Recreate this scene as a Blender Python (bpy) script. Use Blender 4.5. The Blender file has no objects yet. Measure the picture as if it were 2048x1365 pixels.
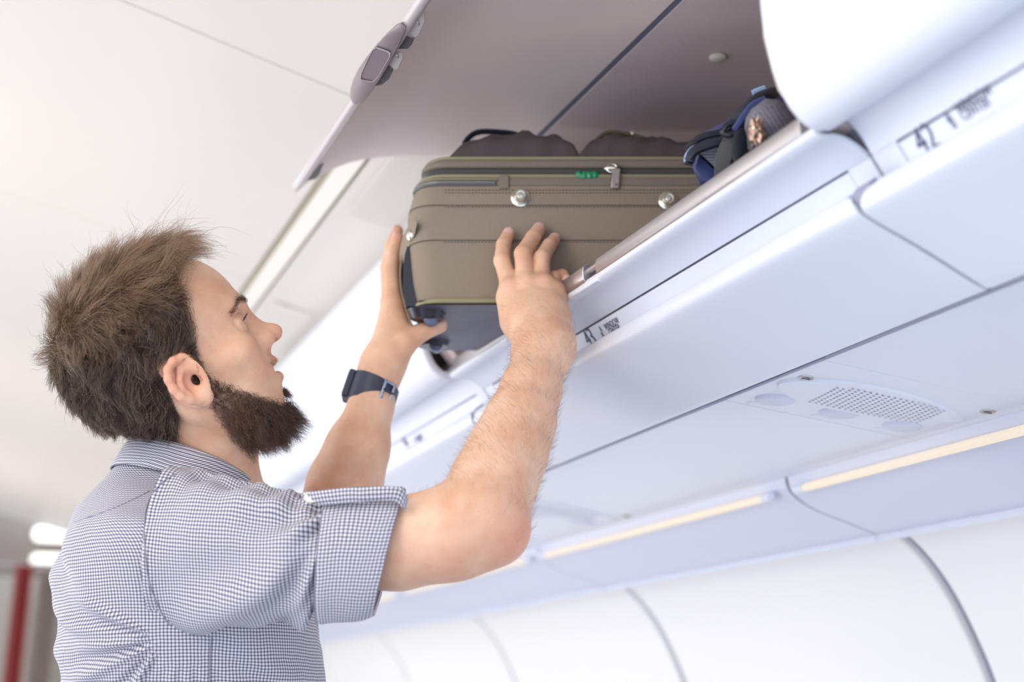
import bpy, bmesh, math, random, os
import numpy as np
from mathutils import Vector, Matrix
random.seed(7); rng = np.random.default_rng(7)
SC = bpy.context.scene; COL = SC.collection
# ------------------------------------------------------------------ camera
CAMH = 1.23                                   # lens height above the cabin floor
FPX = 2844.0                                  # 50 mm lens on a 36 mm wide frame
PITCH = math.atan(743 / FPX); YAW = math.atan(1129 / math.hypot(743, FPX))
Fv = np.array([math.sin(YAW) * math.cos(PITCH), math.cos(YAW) * math.cos(PITCH), math.sin(PITCH)])
Rv = np.array([math.cos(YAW), -math.sin(YAW), 0.0]); Uv = np.cross(Rv, Fv)
Hv = np.array([math.sin(YAW), math.cos(YAW), 0.0]); Zv = np.array([0, 0, 1.0])
def PP(x, y, d):
    """point seen at (x, y) of the 2048x1365 photo, d metres away along the lens axis"""
    return np.array([0, 0, CAMH]) + (Fv + Rv * (x - 1024) / FPX - Uv * (y - 682.5) / FPX) * d
def W(x, y, z): return Vector((x, y, z + CAMH))   # cabin section coordinates are measured from lens height
cd = bpy.data.cameras.new('camera'); cam = bpy.data.objects.new('camera', cd); COL.objects.link(cam)
cd.sensor_width = 36; cd.lens = FPX * 36 / 2048; cd.clip_start = 0.02; cd.clip_end = 100
M = Matrix((Rv, Uv, -Fv)).transposed().to_4x4(); M.translation = Vector((0, 0, CAMH)); cam.matrix_world = M
cd.dof.use_dof = True; cd.dof.focus_distance = 1.56; cd.dof.aperture_fstop = 2.8
SC.camera = cam
# ------------------------------------------------------------------ world, lamps, exposure
SC.view_settings.view_transform = 'Standard'; SC.view_settings.look = 'None'
SC.view_settings.gamma = 1; SC.view_settings.use_curve_mapping = False
SC.view_settings.exposure = 0.0
SC.cycles.use_denoising = True
SC.cycles.max_bounces = 7; SC.cycles.diffuse_bounces = 4; SC.cycles.glossy_bounces = 3
SC.cycles.transmission_bounces = 3; SC.cycles.transparent_max_bounces = 6
SC.cycles.caustics_reflective = False; SC.cycles.caustics_refractive = False
wd = bpy.data.worlds.new('world'); SC.world = wd; wd.use_nodes = True
bg = wd.node_tree.nodes['Background']; bg.inputs[0].default_value = (0.80, 0.875, 1.0, 1); bg.inputs[1].default_value = 1.9
def area(name, loc, direction, sx, sy, power, color, spread=None):
    ld = bpy.data.lights.new(name, 'AREA'); ld.shape = 'RECTANGLE'; ld.size = sx; ld.size_y = sy
    ld.energy = power; ld.color = color
    if spread: ld.spread = math.radians(spread)
    o = bpy.data.objects.new(name, ld); COL.objects.link(o); o.location = loc
    o.rotation_euler = Vector(direction).to_track_quat('-Z', 'Y').to_euler()
    return o
# unseen warm fill lights added to brighten ceiling and bins (long lamps run along Y)
area('ceiling_fill_light', W(-0.85, 4.6, 0.55), (0.75, 0, 0.6), 0.12, 7.0, 19, (1.0, 0.84, 0.66))
area('far_ceiling_fill_light', W(-0.85, 6.3, 0.5), (0.75, 0, 0.6), 0.12, 3.0, 15, (1.0, 0.86, 0.68))  # extra unseen fill added to lift the far ceiling
area('aisle_fill_light', W(-0.35, 0.9, 0.98), (0.6, 0.35, -0.5), 0.5, 1.6, 12, (1.0, 0.9, 0.78))  # unseen warm fill added from the upper left

area('left_side_fill_light', W(-0.95, 2.6, 0.15), (1.0, 0, 0.18), 0.16, 5.5, 38, (1.0, 0.89, 0.78))  # unseen fill added to brighten the door liner and the bin inside

# ------------------------------------------------------------------ helpers
def mat(name, color, rough=0.5, metal=0.0, spec=0.5, noise=0.0, nscale=20, bump=0.0, bscale=200, emit=None, estr=0, sss=0, coat=0, alpha=None):
    m = bpy.data.materials.new(name); m.use_nodes = True; nt = m.node_tree; b = nt.nodes['Principled BSDF']
    b.inputs['Base Color'].default_value = (*color, 1); b.inputs['Roughness'].default_value = rough
    b.inputs['Metallic'].default_value = metal; b.inputs['Specular IOR Level'].default_value = spec
    if coat: b.inputs['Coat Weight'].default_value = coat; b.inputs['Coat Roughness'].default_value = 0.1
    if emit: b.inputs['Emission Color'].default_value = (*emit, 1); b.inputs['Emission Strength'].default_value = estr
    if sss:
        b.inputs['Subsurface Weight'].default_value = sss; b.inputs['Subsurface Radius'].default_value = (0.9, 0.35, 0.2)
        b.inputs['Subsurface Scale'].default_value = 0.006
    tc = nt.nodes.new('ShaderNodeTexCoord')
    if noise:
        n = nt.nodes.new('ShaderNodeTexNoise'); n.inputs['Scale'].default_value = nscale; n.inputs['Detail'].default_value = 4
        nt.links.new(tc.outputs['Object'], n.inputs['Vector'])
        r = nt.nodes.new('ShaderNodeMix'); r.data_type = 'RGBA'
        r.inputs['A'].default_value = (*[c * (1 - noise) for c in color], 1); r.inputs['B'].default_value = (*[min(1, c * (1 + noise)) for c in color], 1)
        nt.links.new(n.outputs['Fac'], r.inputs['Factor']); nt.links.new(r.outputs['Result'], b.inputs['Base Color'])
    if bump:
        n2 = nt.nodes.new('ShaderNodeTexNoise'); n2.inputs['Scale'].default_value = bscale; n2.inputs['Detail'].default_value = 3
        nt.links.new(tc.outputs['Object'], n2.inputs['Vector'])
        bp = nt.nodes.new('ShaderNodeBump'); bp.inputs['Strength'].default_value = bump; bp.inputs['Distance'].default_value = 0.002
        nt.links.new(n2.outputs['Fac'], bp.inputs['Height']); nt.links.new(bp.outputs['Normal'], b.inputs['Normal'])
    return m
def finish(o, smooth=True, ang=38):
    me = o.data
    bm = bmesh.new(); bm.from_mesh(me); bmesh.ops.recalc_face_normals(bm, faces=bm.faces)
    for e in bm.edges:
        if len(e.link_faces) == 2 and e.calc_face_angle(0) > math.radians(ang): e.smooth = False
    for f in bm.faces: f.smooth = smooth
    bm.to_mesh(me); bm.free()
def link(name, me, m=None, parent=None):
    o = bpy.data.objects.new(name, me); COL.objects.link(o)
    if m is not None: me.materials.append(m)
    if parent is not None: o.parent = parent; o.matrix_parent_inverse = Matrix.Translation(-parent.location) if not parent.parent else parent.matrix_world.inverted()
    return o
def setp(o, label=None, cat=None, group=None, kind=None):
    if label: o['label'] = label
    if cat: o['category'] = cat
    if group: o['group'] = group
    if kind: o['kind'] = kind
    return o
def empty(name, loc, label=None, cat=None, group=None, kind=None):
    o = bpy.data.objects.new(name, None); COL.objects.link(o); o.location = loc; o.empty_display_size = 0.05
    return setp(o, label, cat, group, kind)
def mk(name, verts, faces, m, parent=None, smooth=True, ang=38, bevel=0, seg=2):
    """mesh from WORLD-space verts; children keep world placement"""
    me = bpy.data.meshes.new(name)
    off = np.array(parent_loc(parent)); V = np.array(verts, dtype=float) - off
    me.from_pydata([tuple(v) for v in V], [], faces); me.update()
    o = bpy.data.objects.new(name, me); COL.objects.link(o); me.materials.append(m)
    if parent is not None: o.parent = parent
    finish(o, smooth, ang)
    if bevel:
        b = o.modifiers.new('bevel', 'BEVEL'); b.width = bevel; b.segments = seg; b.limit_method = 'ANGLE'; b.angle_limit = math.radians(30); b.harden_normals = False
    return o
def parent_loc(p):
    l = np.zeros(3)
    while p is not None: l += np.array(p.location); p = p.parent
    return l
def rings(name, R, m, parent=None, closed=True, cap=True, **k):
    """loft through equal-length rings of world points"""
    n = len(R[0]); V = [v for r in R for v in r]; F = []
    for i in range(len(R) - 1):
        for j in range(n if closed else n - 1):
            a = i * n + j; b = i * n + (j + 1) % n; F.append((a, b, b + n, a + n))
    if cap and closed: F.append(tuple(range(n))[::-1]); F.append(tuple(range((len(R) - 1) * n, len(R) * n)))
    return mk(name, V, F, m, parent, **k)
def strip(name, prof, y0, y1, t, m, parent=None, n=1, bevel=0.0, **k):
    """solid sheet: an (x, z) profile swept along the cabin from y0 to y1, thickness t to its left"""
    P = np.array(prof, float); T = np.gradient(P, axis=0); T /= np.linalg.norm(T, axis=1)[:, None]
    N = np.stack([-T[:, 1], T[:, 0]], 1); Q = P + N * t
    loop = list(P) + list(Q[::-1])
    R = [[W(x, y, z) for x, z in loop] for y in np.linspace(y0, y1, n + 1)]
    return rings(name, R, m, parent, bevel=bevel, **k)
def spline(pts, n=8):
    """Catmull-Rom through points"""
    P = np.array(pts, float); P = np.vstack([2 * P[0] - P[1], P, 2 * P[-1] - P[-2]]); out = []
    for i in range(1, len(P) - 2):
        for s in np.linspace(0, 1, n, endpoint=False):
            a, b, c, d = P[i - 1:i + 3]
            out.append(0.5 * (2 * b + (c - a) * s + (2 * a - 5 * b + 4 * c - d) * s * s + (-a + 3 * b - 3 * c + d) * s ** 3))
    out.append(P[-2]); return np.array(out)
def frame_of(t, up=(0, 0, 1)):
    t = np.array(t, float); t /= np.linalg.norm(t); u = np.array(up, float)
    if abs(t @ u) > 0.95: u = np.array([1.0, 0, 0])
    a = np.cross(u, t); a /= np.linalg.norm(a); return t, a, np.cross(t, a)
def tube(name, pts, rad, m, parent=None, n=10, ry=None, up=(0, 0, 1), **k):
    P = np.array([list(p) for p in pts], float); T = np.gradient(P, axis=0); R = []
    if np.isscalar(rad): rad = [rad] * len(P)
    if ry is None: ry = rad
    elif np.isscalar(ry): ry = [ry] * len(P)
    for i, p in enumerate(P):
        t, a, b = frame_of(T[i], up)
        R.append([p + a * rad[i] * math.cos(2 * math.pi * j / n) + b * ry[i] * math.sin(2 * math.pi * j / n) for j in range(n)])
    return rings(name, R, m, parent, **k)
def box(name, c, ax, half, m, parent=None, bevel=0.0, **k):
    c = np.array(c, float); ax = [np.array(a, float) / np.linalg.norm(a) for a in ax]
    V = [c + ax[0] * half[0] * i + ax[1] * half[1] * j + ax[2] * half[2] * l for i in (-1, 1) for j in (-1, 1) for l in (-1, 1)]
    F = [(0, 1, 3, 2), (4, 6, 7, 5), (0, 4, 5, 1), (2, 3, 7, 6), (0, 2, 6, 4), (1, 5, 7, 3)]
    return mk(name, V, F, m, parent, bevel=bevel, **k)
def disc(name, c, nrm, prof, m, parent=None, n=24, sx=1, up=(0, 0, 1), **k):
    """lathe: prof = [(radius, height along nrm)...]"""
    t, a, b = frame_of(nrm, up); c = np.array(c, float)
    R = [[c + t * h + a * r * sx * math.cos(2 * math.pi * j / n) + b * r * math.sin(2 * math.pi * j / n) for j in range(n)] for r, h in prof]
    return rings(name, R, m, parent, **k)
XV, YV = np.array([1.0, 0, 0]), np.array([0, 1.0, 0])
# ------------------------------------------------------------------ materials of the cabin
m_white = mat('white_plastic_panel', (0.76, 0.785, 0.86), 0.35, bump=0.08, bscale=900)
m_cream = mat('cream_ceiling_panel', (0.70, 0.652, 0.595), 0.45, bump=0.05, bscale=700)
m_wall = mat('sidewall_laminate', (0.87, 0.855, 0.83), 0.5, bump=0.05, bscale=800)
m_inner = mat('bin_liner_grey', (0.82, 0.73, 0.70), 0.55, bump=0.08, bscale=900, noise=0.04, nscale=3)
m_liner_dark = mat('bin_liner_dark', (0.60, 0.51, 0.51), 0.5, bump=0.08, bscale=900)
m_gap = mat('dark_gap_seal', (0.12, 0.12, 0.17), 0.7)
m_gapl = mat('grey_gap_seal', (0.33, 0.33, 0.42), 0.7)
m_alu = mat('satin_aluminium', (0.50, 0.47, 0.465), 0.38, 0.85, noise=0.08, nscale=60)
m_alul = mat('painted_grey_metal', (0.55, 0.5, 0.5), 0.4, 0.3)
m_lamp = mat('warm_light_tube', (0.35, 0.33, 0.3), 0.5, spec=0.1, emit=(1.0, 0.84, 0.64), estr=0.66)
m_cove = mat('cove_plastic_panel', (0.66, 0.68, 0.79), 0.4, bump=0.08, bscale=900)
m_seal = mat('olive_grey_seal', (0.50, 0.47, 0.36), 0.7)
m_sealv = mat('violet_grey_gap_backing', (0.24, 0.23, 0.38), 0.7)
m_cool = mat('lit_lamp_white', (1, 1, 1), 0.4, emit=(1.0, 0.98, 0.92), estr=4.0)
m_bar = mat('lamp_bar_glow', (1, 1, 1), 0.4, emit=(1.0, 0.97, 0.9), estr=1.6)
m_print = mat('dark_printed_ink', (0.06, 0.07, 0.13), 0.6)
m_carpet = mat('blue_grey_carpet', (0.36, 0.37, 0.42), 0.95, noise=0.3, nscale=300)
S0, PT = 0.95, 0.97
def SK(k): return S0 + PT * k                     # seams between the bins; k = 0 is the open one

# ---- ceiling, walls, floor
cprof = spline([(0.515, 0.893), (0.30, 0.951), (0.10, 1.004), (-0.15, 1.05), (-0.5, 1.07), (-0.9, 1.05), (-1.2, 0.98)], 5)
ceil_root = empty('ceiling', W(0, 3, 1.0), kind='structure')
for k in range(-2, 7):
    strip('ceiling_panel', cprof[::-1], SK(k) + 0.022, SK(k + 1) + 0.018, 0.02, m_cream, ceil_root, n=1, bevel=0.002)
# ledge between bins and ceiling, with the warm light groove and the louvred air vent
ledge = spline([(0.72, 0.828), (0.66, 0.836), (0.60, 0.850), (0.555, 0.858)], 4)
lprof2 = [(0.548, 0.862), (0.535, 0.872), (0.522, 0.882)]
tr1 = empty('trim_1', W(0.6, 3, 0.85), kind='structure')
strip('ledge_panel', ledge[::-1], SK(-1), SK(7), 0.015, m_cream, tr1)
strip('bullnose', spline(lprof2, 4)[::-1], SK(-1), SK(7), 0.012, m_cream, tr1)
strip('shadow_gap', [(0.50, 0.905), (0.60, 0.875)], SK(-1), SK(7), 0.006, m_seal, tr1)
strip('bin_top_seal', [(0.714, 0.8265), (0.694, 0.8290)][::-1], SK(1), SK(7), 0.002, m_seal, tr1)
for k in range(0, 7):
    o = empty('air_vent', W(0.60, SK(k) + 0.5, 0.85), 'louvred cream air vent strip above the %s closed bin' % ['', 'first', 'second', 'third', 'fourth', 'fifth', 'sixth'][k] if k else 'louvred cream air vent strip above the open bin door', 'air vent', 'ceiling air vents')
    V = []; Fc = []
    for i in range(20):
        y = SK(k) + 0.03 + i * 0.018
        for (yy, dz) in ((y, 0), (y + 0.012, 0), (y + 0.012, -0.008), (y, -0.001)):
            for x, z in ((0.66, 0.8350), (0.575, 0.8525)):
                V.append(W(x, yy, z + dz))
        b = i * 8; Fc += [(b, b + 2, b + 3, b + 1), (b + 2, b + 4, b + 5, b + 3), (b + 4, b + 6, b + 7, b + 5), (b + 6, b, b + 1, b + 7), (b, b + 6, b + 4, b + 2), (b + 1, b + 3, b + 5, b + 7)]
    mk('louvre', V, Fc, m_cream, o, smooth=False)
# sidewall panels: curve from the cove down past the windows
wr = empty('wall_right', W(1.5, 3, 0), kind='structure')
wprof_u = spline([(1.285, 0.262), (1.305, 0.262), (1.345, 0.232), (1.385, 0.185), (1.42, 0.125), (1.455, 0.045), (1.48, -0.05)], 4)
def wall_panel(k):
    y0, y1 = 1.79 + PT * (k - 1) + 0.012, 1.79 + PT * k - 0.012
    strip('sidewall_panel', wprof_u[::-1], y0, y1, -0.02, m_wall, wr, n=1, bevel=0.008)
    lo = [(1.48, -0.05), (1.495, -0.12)]
    strip('window_header', lo[::-1], y0, y1, -0.02, m_wall, wr)
    strip('lower_sidewall', [(1.51, -0.45), (1.5, -1.2)][::-1], y0, y1, 0.02, m_wall, wr)
    for j in (0, 1, 2):
        yc = y0 + (0.06, 0.473, 0.886)[j]
        strip('window_pillar', [(1.495, -0.10), (1.512, -0.46)][::-1], yc - 0.06, yc + 0.06, -0.02, m_wall, wr)
    strip('panel_seam', [p + np.array([0.012, 0.006]) for p in wprof_u][::-1], y0 - 0.03, y0 + 0.004, -0.004, m_gapl, wr)
for k in range(-1, 7): wall_panel(k)
mk('floor', [W(-1.2, -1.5, -CAMH), W(1.55, -1.5, -CAMH), W(1.55, 8.2, -CAMH), W(-1.2, 8.2, -CAMH)] + [W(-1.2, -1.5, -CAMH - .05), W(1.55, -1.5, -CAMH - .05), W(1.55, 8.2, -CAMH - .05), W(-1.2, 8.2, -CAMH - .05)],
   [(0, 1, 2, 3), (7, 6, 5, 4), (0, 4, 5, 1), (1, 5, 6, 2), (2, 6, 7, 3), (3, 7, 4, 0)], m_carpet)['kind'] = 'structure'
# cove panel between reading light panel and sidewall, with a warm tube under its inner edge
cove = spline([(1.118, 0.336), (1.126, 0.312), (1.16, 0.290), (1.22, 0.272), (1.272, 0.256)], 5)
for k in range(-1, 7):
    y0, y1 = 1.79 + PT * (k - 1) + 0.003, 1.79 + PT * k - 0.003
    nm = ['beside the near closed bin', 'below the open bin', 'one place past the open bin', 'two places past the open bin', 'three places past the open bin', 'four places past the open bin', 'five places past the open bin', 'last before the far bulkhead'][k + 1]
    o = empty('cove_panel', W(1.2, (y0 + y1) / 2, 0.28), 'pale lavender cove panel over the sidewall, ' + nm, 'cove panel', 'cove panels over the sidewall')
    strip('panel', cove[::-1], y0, y1, -0.006, m_cove, o, bevel=0.001)
    strip('joint_seal', cove[::-1] + np.array([0, 0.003]), y0 - 0.005, y0 + 0.001, -0.003, m_gap, o)
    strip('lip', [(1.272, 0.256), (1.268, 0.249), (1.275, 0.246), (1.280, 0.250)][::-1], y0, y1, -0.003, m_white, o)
    t = empty('light_tube', W(1.14, (y0 + y1) / 2, 0.31), 'warm white fluorescent tube in the cove ' + nm, 'light tube', 'cove light tubes')
    tube('tube', [W(1.1125, y, 0.3105) for y in (y0 + 0.05, y0 + 0.06, y1 - 0.06, y1 - 0.05)], [0.0035, 0.0062, 0.0062, 0.0035], m_lamp, t, n=12)
    tube('end_cap', [W(1.1125, y, 0.3105) for y in (y1 - 0.052, y1 - 0.03)], 0.0065, m_white, t, n=12)
    tube('end_cap', [W(1.1125, y, 0.3105) for y in (y0 + 0.03, y0 + 0.052)], 0.0065, m_white, t, n=12)

# ---- valance panel under the bins
vprof = spline([(0.712, 0.437), (0.695, 0.4315), (0.683, 0.424), (0.680, 0.4145), (0.688, 0.4065), (0.74, 0.385), (0.798, 0.3585), (0.803, 0.360), (0.802, 0.368)], 5)
wh = {-1: 'below the near closed bin', 0: 'below the open bin', 1: 'one bin past the open one', 2: 'two bins past the open one', 3: 'three bins past the open one', 4: 'four bins past the open one', 5: 'five bins past the open one', 6: 'at the far end of the bins'}
def rounded_strip(name, prof, y0, y1, t, m, parent, rc, lipn):
    """panel whose lip end corners are rounded in plan"""
    P = np.array(prof); n = len(P)
    T = np.gradient(P, axis=0); T /= np.linalg.norm(T, axis=1)[:, None]; Q = P + np.stack([-T[:, 1], T[:, 0]], 1) * t
    s = np.concatenate([[0], np.cumsum(np.linalg.norm(np.diff(P, axis=0), axis=1))]); s -= s[lipn]
    def dy(i):
        a = abs(s[i]) if s[i] > 0 else 0
        return rc * (1 - math.sqrt(max(0, 1 - (1 - min(a, rc) / rc) ** 2))) if a < rc else 0
    R = []
    for u in (0, 1):
        y = y0 if u == 0 else y1; sg = 1 if u == 0 else -1
        R.append([W(P[i][0], y + sg * dy(i), P[i][1]) for i in range(n)] + [W(Q[i][0], y + sg * dy(i), Q[i][1]) for i in range(n)][::-1])
    return rings(name, R, m, parent, bevel=0.0015)
for k in range(-1, 7):
    y0, y1 = SK(k), SK(k + 1)
    o = empty('valance_panel', W(0.74, (y0 + y1) / 2, 0.39), 'pale lavender smooth panel with a rounded lip, ' + wh[k], 'panel', 'valance panels under the bins')
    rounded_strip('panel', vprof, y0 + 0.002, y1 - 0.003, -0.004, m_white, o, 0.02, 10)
    strip('joint_backing', vprof[8:-4] + np.array([0.003, 0.006]), y0 - 0.012, y0 + 0.012, -0.003, m_gapl, o)
# ---- reading light / speaker panels
strip('trim_2', [(0.808, 0.3780), (0.885, 0.3745)], SK(-1), SK(7), 0.004, m_sealv)['kind'] = 'structure'
def psz(x): return 0.368 - (x - 0.81) * 0.034 / 0.31
PN = np.array([-0.109, 0, -0.994]); PN /= np.linalg.norm(PN); PX = np.array([0.994, 0, -0.109])
for k in range(-1, 7):
    y0, y1 = SK(k), SK(k + 1); a = y0 + 0.31; b = a + 0.215
    o = empty('service_panel', W(0.96, (y0 + y1) / 2, 0.36), 'pale blue white blank service panel, ' + wh[k], 'panel', 'blank service panels')
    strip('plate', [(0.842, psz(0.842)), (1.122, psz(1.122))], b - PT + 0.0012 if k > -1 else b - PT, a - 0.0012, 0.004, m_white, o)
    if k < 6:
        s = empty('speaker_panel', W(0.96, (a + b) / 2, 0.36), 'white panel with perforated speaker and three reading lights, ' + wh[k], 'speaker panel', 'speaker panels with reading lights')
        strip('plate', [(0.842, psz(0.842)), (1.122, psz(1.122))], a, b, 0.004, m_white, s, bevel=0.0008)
        strip('joint_seal', [(0.844, psz(0.844) + 0.003), (1.122, psz(1.122) + 0.003)], a - 0.004, b + 0.004, 0.003, m_gapl, s)
        if k > 3: continue
        def PQ(x, y, h=0): return np.array(W(x, y, psz(x))) + PN * h
        # leaf-shaped recess drawn as a raised rim + slightly domed perforated grille
        n = 36; ring0 = []; ring1 = []; ring2 = []
        yc = a + 0.100
        for j in range(n):
            th = 2 * math.pi * j / n; ex = math.cos(th); ey = math.sin(th)
            xx = 0.972 + 0.127 * ex; wv = 0.058 * abs(ey) ** 1.3 * (1 if ey > 0 else -1) * (1 - 0.25 * ex)
            ring0.append(PQ(xx, yc + wv, -0.002)); ring1.append(PQ(0.972 + (xx - 0.972) * 0.97, yc + wv * 0.93, 0.0028)); ring2.append(PQ(0.972 + (xx - 0.972) * .6, yc + wv * 0.6, 0.0042))
        g = rings('speaker_grille', [ring0, ring1, ring2], m_white, s)
        me = g.data; me.materials.append(m_gapl)
        bm = bmesh.new(); bm.from_mesh(me); off = np.array(parent_loc(s))
        for r in range(19):
            for c in range(11):
                x = 0.902 + r * 0.0080 + c * 0.0010; y = yc - 0.040 + c * 0.0078
                if abs(y - yc) > 0.050 * (1 - abs((x - 0.972) / 0.135) ** 2): continue
                cc = PQ(x, y, 0.0046) - off
                vs = [bm.verts.new(cc + PX * 0.0019 * math.cos(t) + YV * 0.0019 * math.sin(t)) for t in np.linspace(0, 2 * math.pi, 7)[:-1]]
                f = bm.faces.new(vs); f.material_index = 1
        bm.to_mesh(me); bm.free()
        for i, xx in enumerate((0.884, 0.972, 1.062)):
            rl = disc('reading_light', PQ(xx, b - 0.045, -0.001), PN, [(0.024, 0), (0.024, 0.0015), (0.022, 0.003), (0.018, 0.0045), (0.001, 0.005)], m_cove, s)
            disc('call_button', PQ(xx - 0.01, b - 0.0135, -0.0005), PN, [(0.009, 0), (0.009, 0.0012), (0.007, 0.002), (0.001, 0.002)], m_white, s, n=14)
        for xx, yy in ((0.862, a + 0.068), (1.092, a + 0.048)):
            sc_ = disc('screw', PQ(xx, yy, 0), PN, [(0.009, 0), (0.0085, 0.0012), (0.005, 0.0005), (0.001, 0.0005)], m_alu, s, n=16)
            box('screw_slot', PQ(xx, yy, 0.0016), (PX, YV, PN), (0.005, 0.0009, 0.0004), m_gap, s)
# ------------------------------------------------------------------ overhead bins
def bez(pts, n=5): return spline(pts, n)
shell_c = spline([(0.649, 0.4895), (0.657, 0.4912), (0.668, 0.4890), (0.681, 0.4780), (0.6930, 0.4600)], 4)
shell = list(bez([(0.664, 0.490), (0.652, 0.487), (0.641, 0.481), (0.640, 0.4745), (0.648, 0.4708), (0.660, 0.4722), (0.673, 0.4700), (0.6930, 0.4600)], 4))
nstrip = [(0.6945, 0.4582), (0.708, 0.438), (0.722, 0.417)]
door_c = bez([(0.650, 0.4865), (0.636, 0.4835), (0.627, 0.488), (0.617, 0.500), (0.607, 0.526), (0.600, 0.564), (0.599, 0.600), (0.603, 0.65), (0.616, 0.705), (0.643, 0.757), (0.685, 0.798), (0.722, 0.816)], 4)
liner = bez([(0.7345, 0.8125), (0.80, 0.806), (0.95, 0.802), (1.05, 0.79), (1.12, 0.755), (1.145, 0.69), (1.15, 0.60), (1.14, 0.53), (1.115, 0.497)], 3)
door_o = bez([(0.402, 0.7265), (0.418, 0.744), (0.445, 0.764), (0.486, 0.786), (0.537, 0.801), (0.592, 0.811), (0.66, 0.818), (0.7315, 0.817)], 4)
names = {-1: 'near closed overhead bin with bulging white door, seat row 42', 0: 'open overhead bin with raised door and bags inside, seat row 43', 1: 'first closed overhead bin past the open one, behind the lifted hand',
         2: 'second closed overhead bin past the open one', 3: 'third closed overhead bin past the open one', 4: 'fourth closed overhead bin past the open one', 5: 'fifth closed overhead bin past the open one', 6: 'last closed overhead bin at the far end of the cabin'}
NX = np.array([-0.832, 0, -0.555])
def text_on(s, px, py, size, parent, name='lettering'):
    """lettering on the slanted number strip: px, py in the photo gives the left end of its baseline row"""
    p0 = np.array(W(0.700, 0, 0.4500)); r = PP(px, py, 1) - PP(px, py, 0); c = np.array([0, 0, CAMH])
    t = ((p0 - c) @ NX) / (r @ NX); p = c + r * t + NX * 0.0006
    return text_at(s, p, size, parent, name)
def text_at(s, p, size, parent, name='lettering', align='LEFT', X=(0, -1, 0), Y=(-0.555, 0, 0.832), m=None, sx=0.72):
    cu = bpy.data.curves.new(name, 'FONT'); cu.body = s; cu.size = size; cu.extrude = 0.0001; cu.align_x = align; cu.resolution_u = 4
    tmp = bpy.data.objects.new(name, cu); COL.objects.link(tmp); me = bpy.data.meshes.new_from_object(tmp.evaluated_get(bpy.context.evaluated_depsgraph_get()))
    bpy.data.objects.remove(tmp); me.name = name
    o = bpy.data.objects.new(name, me); COL.objects.link(o); me.materials.clear(); me.materials.append(m or m_print)
    X = Vector(X).normalized(); Y = Vector(Y).normalized(); Z = X.cross(Y)
    Mx = Matrix((X * sx, Y, Z)).transposed().to_4x4(); Mx.translation = Vector(p) - Vector(parent_loc(parent))
    o.parent = parent; o.matrix_local = Mx
    return o
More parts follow.
